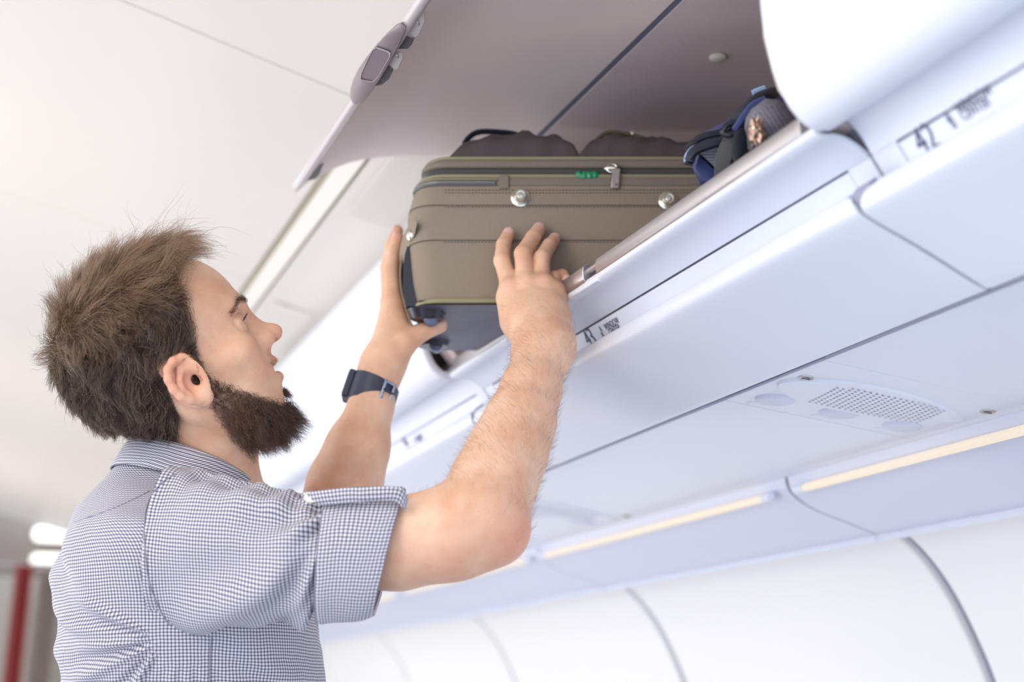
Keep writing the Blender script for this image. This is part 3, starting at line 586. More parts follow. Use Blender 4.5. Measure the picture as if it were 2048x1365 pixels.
def ribbon(nm, L, Rr, d, m):
    A = spline([list(PP(x, y, dd)) for (x, y), dd in zip(L, np.broadcast_to(d, len(L)))], 5); B = spline([list(PP(x, y, dd)) for (x, y), dd in zip(Rr, np.broadcast_to(d, len(L)))], 5)
    return rings(nm, [[a, b, b + Fv * 0.0018, a + Fv * 0.0018] for a, b in zip(A, B)], m, bp)
ribbon('webbing_strap', [(1449, 272), (1440, 290), (1431, 315), (1429, 345), (1432, 370)], [(1473, 264), (1471, 285), (1466, 305), (1460, 328), (1458, 352)], [1.385, 1.39, 1.395, 1.40, 1.405], m_web)
ribbon('webbing_strap', [(1492, 236), (1490, 255), (1494, 270), (1497, 300)], [(1506, 214), (1501, 236), (1503, 262), (1506, 300)], [1.35, 1.345, 1.345, 1.35], m_web)
bloft('shadowed_pocket', [(1468, 262), (1485, 250), (1495, 262), (1497, 300), (1470, 330), (1462, 310)], 1.36, 1.42, m_navy, 0.95)
# crumpled foil wrapper in the mesh pocket
V = []; Fc = []
foil = empty('foil_wrapper', PP(1515, 262, 1.325), 'crumpled copper and silver foil wrapper poking from the mesh pocket', 'wrapper')
bm = bmesh.new(); bmesh.ops.create_icosphere(bm, subdivisions=3, radius=1)
for v in bm.verts:
    r = 0.6 + 0.55 * rng.random(); q = PP(1513, 262, 1.322) + (Rv * v.co.x * 0.008 + Uv * v.co.y * 0.0135 + Fv * v.co.z * 0.006) * r
    v.co = Vector(q) - Vector(foil.location)
me = bpy.data.meshes.new('crumpled_foil'); bm.to_mesh(me); bm.free()
fo = bpy.data.objects.new('crumpled_foil', me); COL.objects.link(fo); fo.parent = foil; me.materials.append(mat('copper_foil', (0.55, 0.36, 0.27), 0.22, 0.9, noise=0.5, nscale=200))
# ------------------------------------------------------------------ the man: one continuous skin grown from blended limbs
class Prim:
    def __init__(s, kind, k, op, **p):
        s.kind, s.k, s.op = kind, k, op; s.__dict__.update(p)
        if kind == 'cap': s.c = (s.a + s.b) / 2; s.R = np.linalg.norm(s.a - s.b) / 2 + max(s.ra, s.rb)
        else: s.R = max(s.r)
    def d(s, P):
        if s.kind == 'cap':
            ba = s.b - s.a; pa = P - s.a; h = np.clip(pa @ ba / max(ba @ ba, 1e-12), 0, 1)
            return np.linalg.norm(pa - h[:, None] * ba, axis=1) - (s.ra + (s.rb - s.ra) * h)
        q = (P - s.c) @ s.M; k0 = np.linalg.norm(q / s.r, axis=1); k1 = np.linalg.norm(q / s.r ** 2, axis=1)
        return k0 * (k0 - 1) / np.maximum(k1, 1e-9)
def smin(a, b, k):
    h = np.maximum(k - np.abs(a - b), 0) / k; return np.minimum(a, b) - h * h * k / 4
def cap(a, b, ra, rb=None, k=0.01, op='+'): return Prim('cap', k, op, a=np.array(a, float), b=np.array(b, float), ra=ra, rb=rb if rb is not None else ra)
def ell(c, r, k=0.01, op='+', M=None): return Prim('ell', k, op, c=np.array(c, float), r=np.array(r, float), M=np.eye(3) if M is None else M)
def chain(pts, rs, k=0.008): return [cap(pts[i], pts[i + 1], rs[i], rs[i + 1], k) for i in range(len(pts) - 1)]
def eval_group(g, P, cen=None, hd=None):
    out = np.full(len(P), 1.0)
    for p in g:
        if cen is not None and np.linalg.norm(p.c - cen) - p.R > hd + p.k * 1.5 + 0.035: continue
        d = p.d(P)
        if p.op == '+': out = smin(out, d, p.k)
        else: out = -smin(-out, d, p.k)
    return out
def surface_nets(F, lo, hi, h, N=24):
    """F(points, centre, halfdiag) -> signed distance; returns verts, quads"""
    lo = np.array(lo); nb = np.ceil((np.array(hi) - lo) / (h * N)).astype(int)
    bc = np.stack(np.meshgrid(*[np.arange(n) for n in nb], indexing='ij'), -1).reshape(-1, 3)
    cen = lo + (bc + 0.5) * N * h; hd = N * h * math.sqrt(3) / 2
    d = F(cen, None, None); act = bc[np.abs(d) < hd * 1.25 + 0.006]
    D = (nb * N + 2).astype(np.int64)
    def gid(i): return (i[..., 0] * D[1] + i[..., 1]) * D[2] + i[..., 2]
    g = np.stack(np.meshgrid(*[np.arange(N + 1)] * 3, indexing='ij'), -1)
    VI, VP, Q = [], [], []
    crn = np.array([[i, j, k] for i in (0, 1) for j in (0, 1) for k in (0, 1)])
    for b in act:
        base = b * N; P = lo + (g + base) * h
        v = F(P.reshape(-1, 3), lo + (b + 0.5) * N * h, hd).reshape(N + 1, N + 1, N + 1); s = v < 0
        if s.all() or not s.any(): continue
        acc = np.zeros((N, N, N, 3)); cnt = np.zeros((N, N, N))
        for ax in range(3):
            o1, o2 = [a for a in range(3) if a != ax]
            for u in (0, 1):
                for w in (0, 1):
                    sl0 = [None] * 3; sl0[ax] = slice(0, N); sl0[o1] = slice(u, u + N); sl0[o2] = slice(w, w + N)
                    sl1 = list(sl0); sl1[ax] = slice(1, N + 1)
                    a0, a1 = v[tuple(sl0)], v[tuple(sl1)]; m = (a0 < 0) != (a1 < 0)
                    t = np.where(m, a0 / np.where(m, a0 - a1, 1), 0)
                    c = np.zeros((N, N, N, 3)); c[..., ax] = t; c[..., o1] = u; c[..., o2] = w
                    acc += c * m[..., None]; cnt += m
        idx = np.argwhere(cnt > 0)
        pos = acc[cnt > 0] / cnt[cnt > 0][:, None]
        VI.append(gid(idx + base)); VP.append(lo + (idx + base + pos) * h)
        for ax in range(3):
            o1, o2 = [(1, 2), (2, 0), (0, 1)][ax]
            sl0 = [slice(0, N)] * 3; sl1 = [slice(0, N)] * 3; sl1[ax] = slice(1, N + 1)
            a0, a1 = s[tuple(sl0)], s[tuple(sl1)]
            for flip in (0, 1):
                e = np.argwhere((a0 & ~a1) if flip == 0 else (~a0 & a1)) + base
                if not len(e): continue
                E1 = np.zeros(3, int); E1[o1] = 1; E2 = np.zeros(3, int); E2[o2] = 1
                q = np.stack([gid(e), gid(e - E1), gid(e - E1 - E2), gid(e - E2)], 1)
                ok = (e[:, o1] > 0) & (e[:, o2] > 0); q = q[ok]
                Q.append(q if flip == 0 else q[:, ::-1])
    VI = np.concatenate(VI); VP = np.concatenate(VP); o = np.argsort(VI); VI = VI[o]; VP = VP[o]
    Q = np.concatenate(Q); I = np.searchsorted(VI, Q); I = np.minimum(I, len(VI) - 1); ok = (VI[I] == Q).all(1)
    return VP, I[ok]
def fast_mesh(name, V, Q, m, parent, smooth=True):
    V = V - np.array(parent_loc(parent)) if parent is not None else V
    me = bpy.data.meshes.new(name); n = Q.shape[1]
    me.vertices.add(len(V)); me.vertices.foreach_set('co', np.ascontiguousarray(V, dtype=np.float32).ravel())
    me.loops.add(Q.size); me.loops.foreach_set('vertex_index', np.ascontiguousarray(Q, dtype=np.int32).ravel())
    me.polygons.add(len(Q)); me.polygons.foreach_set('loop_start', (np.arange(len(Q)) * n).astype(np.int32))
    me.update(calc_edges=True)
    if smooth: me.polygons.foreach_set('use_smooth', np.ones(len(Q), bool))
    o = bpy.data.objects.new(name, me); COL.objects.link(o); me.materials.append(m)
    if parent is not None: o.parent = parent
    return o
# --- head frame
TURN, TILT, ROLL = math.radians(8), math.radians(33), math.radians(18); HS = 1.05
f0 = math.cos(TURN) * Rv + math.sin(TURN) * Hv
HF = math.cos(TILT) * f0 + math.sin(TILT) * Zv; HU = -math.sin(TILT) * f0 + math.cos(TILT) * Zv; HL = np.cross(HU, HF)
HU, HL = math.cos(ROLL) * HU - math.sin(ROLL) * HL, math.cos(ROLL) * HL + math.sin(ROLL) * HU
HM = np.stack([HF, HL, HU], 1)
EARP = np.array([0.006, -0.078, -0.001])              # right ear canal in head coordinates
HO = PP(484, 626, 1.60) - HM @ np.array([0.0915, 0, 0.024]) * HS   # bridge of the nose
def H3(x, y, z): return HO + HM @ np.array([x, y, z], float) * HS
def hell(c, r, k=0.01, op='+', rot=None): return ell(H3(*c), np.array(r) * HS, k, op, HM if rot is None else HM @ rot)
def hcap(a, b, ra, rb=None, k=0.01, op='+'): return cap(H3(*a), H3(*b), ra * HS, (ra if rb is None else rb) * HS, k, op)
def rotz(a): c, s = math.cos(a), math.sin(a); return np.array([[c, -s, 0], [s, c, 0], [0, 0, 1.0]])
def roty(a): c, s = math.cos(a), math.sin(a); return np.array([[c, 0, s], [0, 1, 0], [-s, 0, c]])
head = [hell((-0.010, 0, 0.040), (0.096, 0.075, 0.086), 0.02), hell((0.030, 0, 0.050), (0.062, 0.062, 0.062), 0.03),
        hell((0.038, 0, -0.018), (0.050, 0.058, 0.066), 0.03), hell((0.035, 0, -0.050), (0.050, 0.046, 0.040), 0.03)]
for s in (-1, 1):
    head += [hcap((0.002, 0.050 * s, -0.036), (0.054, 0.026 * s, -0.080), 0.015, 0.015, 0.025), hell((0.058, 0.043 * s, -0.008), (0.025, 0.022, 0.018), 0.02),
             hcap((0.079, 0.036 * s, 0.037), (0.0895, 0.010 * s, 0.034), 0.0075, 0.009, 0.014),
             hell((0.061, 0.034 * s, -0.029), (0.020, 0.017, 0.020), 0.014)]
head += [hell((0.060, 0, -0.082), (0.020, 0.024, 0.019), 0.022), hell((0.0665, 0, -0.046), (0.0225, 0.027, 0.025), 0.018),
         hcap((0.0875, 0, 0.026), (0.103, 0, -0.006), 0.0065, 0.0085, 0.014), hell((0.1085, 0, -0.0110), (0.0115, 0.0105, 0.0100), 0.008)]
for s in (-1, 1):
    head += [hcap((0.082, 0.008 * s, 0.014), (0.094, 0.011 * s, -0.010), 0.008, 0.0085, 0.012), hell((0.0970, 0.0125 * s, -0.0135), (0.0095, 0.0062, 0.0072), 0.006),
             hell((0.095, 0.033 * s, 0.018), (0.017, 0.019, 0.0125), 0.014, '-'), hell((0.0725, 0.0315 * s, 0.0175), (0.0140, 0.0150, 0.0135), 0.004),
             hcap((0.0865, 0.020 * s, 0.0225), (0.0800, 0.044 * s, 0.0205), 0.0028, 0.0028, 0.005),
             hcap((0.0835, 0.022 * s, 0.0105), (0.0770, 0.042 * s, 0.0110), 0.0020, 0.0020, 0.006),
             hell((0.0895, 0.0315 * s, 0.0165), (0.0065, 0.0135, 0.0032), 0.002, '-', rotz(-0.25 * s)),
             hell((0.1045, 0.0062 * s, -0.0185), (0.0050, 0.0028, 0.0038), 0.002, '-')]
head += [hcap((0.0960, 0, -0.020), (0.0900, 0, -0.031), 0.004, 0.0050, 0.008),
         hell((0.0860, 0, -0.0450), (0.012, 0.0215, 0.0066), 0.003, '-')]
for s in (-1, 1):
    head += [hcap((0.0940, 0.004 * s, -0.0365), (0.0750, 0.0215 * s, -0.0420), 0.0052, 0.0030, 0.003), hcap((0.0905, 0.004 * s, -0.0550), (0.0725, 0.0205 * s, -0.0475), 0.0060, 0.0032, 0.003)]
# ears
_hell, _hcap = hell, hcap
ES, EX, EZ = 0.84, 0.011, -0.008
def _e(p): return (p[0] * ES + EX, p[1], p[2] * ES + EZ)
def ear_y(x): return 0.0735 + 0.016 * min(1, max(0, (0.008 - x) / 0.036)) ** 0.8
def earell(c, *a): return _hell(_e(c), *a)
def earcap(a, b, *r): return _hcap(_e(a), _e(b), *r)
for s in (-1, 1):
    hx = [(0.005, 0.000), (0.009, 0.012), (0.006, 0.024), (-0.003, 0.0315), (-0.014, 0.0335), (-0.024, 0.0285), (-0.0295, 0.018), (-0.0300, 0.005), (-0.0265, -0.007), (-0.0200, -0.0165), (-0.0125, -0.0235)]
    ax = [(-0.004, 0.0215), (-0.0125, 0.0185), (-0.0180, 0.010), (-0.0190, 0.000), (-0.0160, -0.0095), (-0.0085, -0.0145)]
    head += [earell((-0.0105, 0.0790 * s, 0.003), (0.0215, 0.0038, 0.0290), 0.006, '+', rotz(0.42 * s))]
    head += [earell((-0.0050, 0.0765 * s, -0.0200), (0.0110, 0.0042, 0.0105), 0.006, '+', rotz(0.35 * s))]
    head += [earcap((hx[i][0], (ear_y(hx[i][0]) + 0.0015) * s, hx[i][1]), (hx[i + 1][0], (ear_y(hx[i + 1][0]) + 0.0015) * s, hx[i + 1][1]), 0.0036, 0.0036, 0.006) for i in range(len(hx) - 1)]
    head += [earcap((ax[i][0], (ear_y(ax[i][0]) - 0.001) * s, ax[i][1]), (ax[i + 1][0], (ear_y(ax[i + 1][0]) - 0.001) * s, ax[i + 1][1]), 0.0032, 0.0032, 0.0055) for i in range(len(ax) - 1)]
    head += [earell((-0.0055, 0.0870 * s, 0.0000), (0.0085, 0.0080, 0.0105), 0.005, '-'), earell((0.0008, 0.078 * s, -0.0015), (0.0026, 0.009, 0.0034), 0.003, '-'), earcap((-0.002, 0.088 * s, 0.026), (-0.0215, 0.0915 * s, 0.014), 0.0022, 0.0022, 0.003, '-'),
             earcap((0.0075, 0.0775 * s, -0.0010), (0.0055, 0.0785 * s, -0.0065), 0.0036, 0.0030, 0.003), earell((-0.0035, 0.0805 * s, -0.0215), (0.0085, 0.0040, 0.0085), 0.005)]
neck = [cap(PP(388, 835, 1.64), PP(368, 985, 1.65), 0.054, 0.062, 0.03), cap(PP(415, 845, 1.60), PP(440, 960, 1.61), 0.036, 0.038, 0.03), cap(PP(448, 890, 1.585), PP(470, 925, 1.60), 0.016, 0.018, 0.03)]
SR, SL = PP(385, 1120, 1.52), PP(420, 1085, 1.80)
torso = [ell(PP(375, 1180, 1.63), (0.115, 0.155, 0.17), 0.04, M=np.stack([Rv, Hv, Zv], 1)), cap(PP(370, 1030, 1.64), PP(375, 1180, 1.63), 0.062, 0.10, 0.05), cap(SR, PP(375, 1150, 1.62), 0.040, 0.07, 0.05), cap(SL, PP(375, 1120, 1.64), 0.055, 0.08, 0.05),
         cap(PP(380, 1300, 1.63), PP(380, 1560, 1.64), 0.10, 0.11, 0.06)]
def limb(spec, k=0.02): return chain([PP(x, y, d) for x, y, d, r in spec], [r for *_, r in spec], k)
rarm = limb([(385, 1110, 1.50, 0.042), (600, 1100, 1.45, 0.044), (800, 1088, 1.43, 0.0425), (890, 1068, 1.425, 0.0425), (955, 1040, 1.432, 0.0425)]) + \
       limb([(955, 1040, 1.432, 0.0425), (988, 965, 1.468, 0.0415), (1015, 905, 1.50, 0.0392), (1040, 845, 1.53, 0.0350), (1062, 780, 1.565, 0.0300), (1078, 725, 1.60, 0.0268), (1087, 690, 1.628, 0.0265)]) + \
       [cap(PP(925, 1073, 1.425), PP(985, 1058, 1.435), 0.031, 0.027, 0.03), ell(PP(1005, 1072, 1.43), (0.013, 0.016, 0.013), 0.03), cap(PP(1102, 722, 1.592), PP(1105, 700, 1.602), 0.0125, 0.013, 0.02)]
larm = limb([(420, 1085, 1.80, 0.055), (640, 1100, 1.80, 0.045), (665, 1050, 1.79, 0.046), (690, 970, 1.765, 0.0435), (716, 895, 1.760, 0.0362), (743, 810, 1.765, 0.0245), (757, 757, 1.78, 0.0190), (764, 735, 1.787, 0.0190)]) + \
       [cap(PP(754, 770, 1.790), PP(760, 735, 1.80), 0.017, 0.018, 0.01)]
def finger(spec, k=0.003): return limb(spec, k)
# right hand: back towards us, fingertips on the suitcase
rpalm = [cap(PP(1078, 690, 1.628), PP(1030, 588, 1.696), 0.0240, 0.0128, 0.02), cap(PP(1088, 690, 1.628), PP(1060, 580, 1.690), 0.0235, 0.0130, 0.02), cap(PP(1097, 690, 1.628), PP(1090, 582, 1.688), 0.0230, 0.0128, 0.02), cap(PP(1102, 690, 1.628), PP(1111, 594, 1.690), 0.0190, 0.0125, 0.02),
         cap(PP(1060, 650, 1.665), PP(1100, 650, 1.665), 0.020, 0.020, 0.02), cap(PP(1030, 640, 1.682), PP(1014, 598, 1.700), 0.017, 0.0125, 0.02)]
for x, y, d in ((1023, 573, 1.690), (1057, 564, 1.684), (1091, 566, 1.683), (1115, 584, 1.686)): rpalm.append(ell(PP(x, y, d), (0.0105, 0.0105, 0.0105), 0.010))
rfing = [finger([(1023, 580, 1.697, 0.0118), (1004, 522, 1.716, 0.0100), (1007, 490, 1.738, 0.0089), (1016, 470, 1.752, 0.0079)]),
         finger([(1052, 574, 1.693, 0.0120), (1046, 508, 1.706, 0.0105), (1066, 476, 1.734, 0.0092), (1077, 460, 1.751, 0.0083)]),
         finger([(1082, 574, 1.693, 0.0115), (1084, 516, 1.708, 0.0098), (1098, 492, 1.732, 0.0087), (1108, 480, 1.749, 0.0077)]),
         finger([(1108, 588, 1.694, 0.0110), (1108, 557, 1.712, 0.0090), (1124, 552, 1.720, 0.0080), (1133, 562, 1.712, 0.0070)]),
         finger([(1052, 668, 1.655, 0.0155), (1034, 640, 1.702, 0.0130), (1046, 632, 1.738, 0.0108), (1062, 636, 1.768, 0.0090)])]
for (x, y, d, r) in ((1004, 520, 1.712, 0.0103), (1046, 506, 1.702, 0.0108), (1084, 514, 1.704, 0.0100)): pass
# left hand: thumb under the suitcase, fingers round its end strap
lpalm = [cap(PP(757, 745, 1.782), PP(787, 612, 1.822), 0.0165, 0.0125, 0.010), cap(PP(757, 745, 1.792), PP(783, 606, 1.845), 0.0165, 0.0130, 0.010), cap(PP(757, 745, 1.802), PP(784, 606, 1.869), 0.0165, 0.0125, 0.010), cap(PP(760, 745, 1.807), PP(790, 612, 1.889), 0.0165, 0.0120, 0.010),
         cap(PP(772, 722, 1.792), PP(806, 672, 1.807), 0.0195, 0.0150, 0.022), cap(PP(783, 690, 1.807), PP(798, 640, 1.823), 0.0125, 0.0095, 0.02)]
lfing = [finger([(785, 606, 1.823, 0.0118), (781, 545, 1.845, 0.0098), (786, 505, 1.860, 0.0086), (796, 475, 1.869, 0.0074)]),
         finger([(782, 604, 1.849, 0.0120), (776, 536, 1.872, 0.0100), (784, 492, 1.887, 0.0088), (795, 462, 1.895, 0.0076)]),
         finger([(784, 604, 1.872, 0.0115), (788, 552, 1.897, 0.0095), (803, 525, 1.905, 0.0085), (817, 508, 1.902, 0.0074)]),
         finger([(790, 612, 1.892, 0.0108), (800, 575, 1.912, 0.0088), (812, 560, 1.915, 0.0078), (822, 552, 1.912, 0.0068)]),
         finger([(786, 708, 1.780, 0.0175), (812, 686, 1.780, 0.0140), (846, 664, 1.790, 0.0112), (880, 652, 1.797, 0.0094)])]
groups = [(head, 0.02), (neck, 0.035), (torso, 0.03), (rarm, 0.03), (larm, 0.03), (rpalm, 0.025), (lpalm, 0.025)]
fings = [(f, 0.008) for f in rfing[:4]] + [(rfing[4], 0.018)] + [(f, 0.008) for f in lfing[:4]] + [(lfing[4], 0.020)]
def gball(g): c = np.mean([p.c for p in g], 0); return c, max(np.linalg.norm(p.c - c) + p.R for p in g)
GB = [gball(g) for g, _ in groups]; FB = [gball(g) for g, _ in fings]
def body_sdf(P, cen, hd):
    out = np.full(len(P), 1.0)
    for (g, k), (c, r) in zip(groups, GB):
        if cen is not None and np.linalg.norm(c - cen) - r > hd + 0.08: continue
        out = smin(out, eval_group(g, P, cen, hd), k)
    base = out; best = out
    for (g, k), (c, r) in zip(fings, FB):
        if cen is not None and np.linalg.norm(c - cen) - r > hd + 0.06: continue
        best = np.minimum(best, smin(base, eval_group(g, P, cen, hd), k))
    # nail beds and finger creases: shallow carved detail
    return best
m_skin = bpy.data.materials.new('skin'); m_skin.use_nodes = True
nt = m_skin.node_tree; pb = nt.nodes['Principled BSDF']
pb.inputs['Roughness'].default_value = 0.46; pb.inputs['Specular IOR Level'].default_value = 0.4
pb.inputs['Subsurface Weight'].default_value = 0.18; pb.inputs['Subsurface Radius'].default_value = (1.0, 0.35, 0.18); pb.inputs['Subsurface Scale'].default_value = 0.007
tc = nt.nodes.new('ShaderNodeTexCoord'); n1 = nt.nodes.new('ShaderNodeTexNoise'); n1.inputs['Scale'].default_value = 22; n1.inputs['Detail'].default_value = 8; n1.inputs['Roughness'].default_value = 0.65
cr = nt.nodes.new('ShaderNodeValToRGB'); cr.color_ramp.elements[0].position = 0.35; cr.color_ramp.elements[0].color = (0.70, 0.385, 0.245, 1); cr.color_ramp.elements[1].position = 0.65; cr.color_ramp.elements[1].color = (0.82, 0.54, 0.375, 1)
nt.links.new(tc.outputs['Object'], n1.inputs['Vector']); nt.links.new(n1.outputs['Fac'], cr.inputs['Fac'])
at = nt.nodes.new('ShaderNodeAttribute'); at.attribute_name = 'flush'
mx = nt.nodes.new('ShaderNodeMix'); mx.data_type = 'RGBA'; mx.inputs['B'].default_value = (0.72, 0.26, 0.19, 1)
nt.links.new(at.outputs['Fac'], mx.inputs['Factor']); nt.links.new(cr.outputs['Color'], mx.inputs['A'])
# freckles and moles
vo = nt.nodes.new('ShaderNodeTexVoronoi'); vo.inputs['Scale'].default_value = 75; nt.links.new(tc.outputs['Object'], vo.inputs['Vector'])
vr = nt.nodes.new('ShaderNodeValToRGB'); vr.color_ramp.elements[0].position = 0.03; vr.color_ramp.elements[0].color = (0.72, 0.72, 0.72, 1); vr.color_ramp.elements[1].position = 0.10; vr.color_ramp.elements[1].color = (1, 1, 1, 1)
mm = nt.nodes.new('ShaderNodeMix'); mm.data_type = 'RGBA'; mm.blend_type = 'MULTIPLY'; mm.inputs['Factor'].default_value = 0.6
nt.links.new(vo.outputs['Distance'], vr.inputs['Fac']); nt.links.new(mx.outputs['Result'], mm.inputs['A']); nt.links.new(vr.outputs['Color'], mm.inputs['B']); nt.links.new(mm.outputs['Result'], pb.inputs['Base Color'])
n2 = nt.nodes.new('ShaderNodeTexNoise'); n2.inputs['Scale'].default_value = 700; n2.inputs['Detail'].default_value = 3; nt.links.new(tc.outputs['Object'], n2.inputs['Vector'])
b_ = nt.nodes.new('ShaderNodeBump'); b_.inputs['Strength'].default_value = 0.35; b_.inputs['Distance'].default_value = 0.001
nt.links.new(n2.outputs['Fac'], b_.inputs['Height']); nt.links.new(b_.outputs['Normal'], pb.inputs['Normal'])

man = empty('person', PP(380, 1300, 1.63) * np.array([1, 1, 0]), 'bearded man in a checked shirt with rolled sleeves, pushing the suitcase up into the bin', 'person')
import time; _t = time.time()
HRES = 0.0017
BV, BQ = surface_nets(body_sdf, (0.0, 1.15, 0.85), (1.0, 2.15, 1.95), HRES)
print('body', len(BV), len(BQ), round(time.time() - _t, 1))
body_o = fast_mesh('body', BV, BQ, m_skin, man)
# local redness: knuckles, ear, nose, lips, elbow (a property of the skin itself)
flush = np.zeros(len(BV))
def blush(c, r, a):
    global flush
    flush = np.maximum(flush, a * np.exp(-(np.linalg.norm(BV - c, axis=1) / r) ** 2))
for s in (-1, 1): blush(H3(-0.012, 0.085 * s, 0.004), 0.030, 0.45); blush(H3(0.072, 0.036 * s, -0.018), 0.022, 0.25)
blush(H3(0.109, 0, -0.012), 0.014, 0.5); blush(H3(0.096, 0, -0.0375), 0.009, 0.75); blush(H3(0.092, 0, -0.055), 0.010, 0.8)
for p in ((1023, 573, 1.688), (1057, 564, 1.682), (1091, 566, 1.681), (1115, 584, 1.684)): blush(PP(*p), 0.012, 0.35)
for g, _ in fings: blush(g[-1].b, 0.011, 0.40)
blush(PP(1025, 1090, 1.41), 0.035, 0.5); blush(PP(880, 1120, 1.39), 0.03, 0.25)
a_ = body_o.data.attributes.new('flush', 'FLOAT', 'POINT'); a_.data.foreach_set('value', flush.astype(np.float32))
# ------------------------------------------------------------------ eyes, teeth, nails
m_eye = mat('eye_white', (0.8, 0.77, 0.74), 0.15); m_iris = mat('blue_grey_iris', (0.08, 0.11, 0.13), 0.1); m_tooth = mat('teeth', (0.78, 0.72, 0.6), 0.25); m_lipin = mat('mouth_inside', (0.25, 0.06, 0.05), 0.5)
m_nail = mat('fingernail', (0.80, 0.52, 0.44), 0.28)
for s in (-1, 1):
    c = np.array([0.0730, 0.0315 * s, 0.0172]); gz = np.array([math.cos(0.15) , -0.05 * s, 0.10]); gz /= np.linalg.norm(gz)
    pr = [(0.0001, -0.0122)] + [(0.0122 * math.sin(a), -0.0122 * math.cos(a)) for a in np.linspace(0.3, 2.64, 12)]
    eo = disc('eye', H3(*c), HM @ gz, pr, m_eye, man, n=20)
    disc('iris', H3(*(c + gz * 0.0106)), HM @ gz, [(0.0060, 0), (0.0045, 0.0012), (0.0001, 0.0020)], m_iris, eo, n=18)
V = []; tp = []
for i in range(9):
    y = (i - 4) * 0.0046; x = 0.0850 - 14 * y * y
    tp.append(box('tooth', H3(x, y, -0.0430), (HF, HL, HU), (0.0020, 0.0021, 0.0034), m_tooth, None, bevel=0.0006))
# join the teeth into one row (a row of teeth is one part)
def join(objs, name, parent):
    dg = bpy.context.evaluated_depsgraph_get(); bm = bmesh.new(); off = Vector(parent_loc(parent)); mats = []
    for o in objs:
        me = bpy.data.meshes.new_from_object(o.evaluated_get(dg)); me.transform(Matrix.Translation(-off)); bm.from_mesh(me); mats = [s.material for s in o.material_slots]
    me = bpy.data.meshes.new(name); bm.to_mesh(me); bm.free()
    for o in objs: bpy.data.objects.remove(o)
    r = bpy.data.objects.new(name, me); COL.objects.link(r); r.parent = parent
    for mm_ in mats: me.materials.append(mm_)
    return r
bpy.context.view_layer.update()
join(tp, 'teeth', man)
rings('tongue', [[H3(x, 0.014 * math.cos(a), -0.054 + 0.004 * math.sin(a)) for a in np.linspace(0, 2 * math.pi, 13)[:-1]] for x in (0.05, 0.068, 0.073)], m_lipin, man)
nl = []
for gi, (g, _) in enumerate(fings):
    p = g[-1]; t = p.b - p.a; t /= np.linalg.norm(t)
    if gi < 4: n = -Hv * 0.75 + Zv * 0.55
    elif gi == 9: n = -Fv * 0.8 + Uv * 0.5
    elif gi == 4: n = Zv * -0.8 - Hv * 0.5
    else: n = -Rv * 0.9 - Hv * 0.2
    n = n - (n @ t) * t; n /= np.linalg.norm(n); b = np.cross(t, n); r = p.rb
    V = []; nu, nv = 9, 9; L = 0.0058 if gi not in (4, 9) else 0.0070; Wd = 0.85 if gi not in (4, 9) else 0.9
    for lay in (0, 1):
        for i in range(nu):
            for j in range(nv):
                u = (i / (nu - 1) - 0.5) * 2; v = (j / (nv - 1) - 0.5) * 2
                uu = u * math.sqrt(1 - v * v / 2.6); vv = v * math.sqrt(1 - u * u / 2.6)
                ang = vv * Wd; rad = r * 1.035 + 0.0001 - 0.0006 * lay - 0.0010 * max(0, uu) ** 2
                V.append(p.b + t * (uu * L + 0.0008) + n * rad * math.cos(ang) + b * rad * math.sin(ang))
    F = [(i * nv + j, i * nv + j + 1, (i + 1) * nv + j + 1, (i + 1) * nv + j) for i in range(nu - 1) for j in range(nv - 1)]
    F += [tuple(q + nu * nv for q in f[::-1]) for f in F]
    mk('fingernail', V, F, m_nail, man)

# ------------------------------------------------------------------ hair
def hair_mat(name, root, tip):
    m = bpy.data.materials.new(name); m.use_nodes = True; nt = m.node_tree; pb = nt.nodes['Principled BSDF']
    pb.inputs['Roughness'].default_value = 0.33; pb.inputs['Specular IOR Level'].default_value = 0.6
    at = nt.nodes.new('ShaderNodeAttribute'); at.attribute_name = 'tone'
    mx = nt.nodes.new('ShaderNodeMix'); mx.data_type = 'RGBA'; mx.inputs['A'].default_value = (*root, 1); mx.inputs['B'].default_value = (*tip, 1)
    nt.links.new(at.outputs['Fac'], mx.inputs['Factor']); nt.links.new(mx.outputs['Result'], pb.inputs['Base Color'])
    return m
def strand_mesh(name, P, rad, m, parent, tone):
    """P: (N, S, 3) polylines -> one mesh of tapering three-sided strands"""
    N, S, _ = P.shape; T = np.gradient(P, axis=1); T /= np.linalg.norm(T, axis=2, keepdims=True) + 1e-9
    ref = np.array([0.3, 0.5, 0.81]); a = np.cross(T, ref); a /= np.linalg.norm(a, axis=2, keepdims=True) + 1e-9; b = np.cross(T, a)
    tp = (1 - 0.8 * np.linspace(0, 1, S) ** 1.5)[None, :, None]; R = (rad if np.isscalar(rad) else rad[:, None, None]) * tp
    V = np.stack([P + a * R * math.cos(w) + b * R * math.sin(w) for w in (0, 2.094, 4.189)], 2).reshape(-1, 3)
    base = (np.arange(N)[:, None, None] * S + np.arange(S - 1)[None, :, None]) * 3; j = np.arange(3)[None, None, :]; jn = (j + 1) % 3
    Q = np.stack([base + j, base + jn, base + 3 + jn, base + 3 + j], -1).reshape(-1, 4)
    o = fast_mesh(name, V, Q, m, parent)
    at = o.data.attributes.new('tone', 'FLOAT', 'POINT')
    tv = (tone[:, None] + np.linspace(-0.15, 0.25, S)[None, :]).clip(0, 1); at.data.foreach_set('value', np.repeat(tv.ravel(), 3).astype(np.float32))
    return o
L_ = (BV - HO) @ HM / HS                                   # skin vertices in head coordinates
nrm = np.zeros((len(BV), 3), np.float32); body_o.data.vertices.foreach_get('normal', nrm.ravel()); nrm = nrm.reshape(-1, 3)
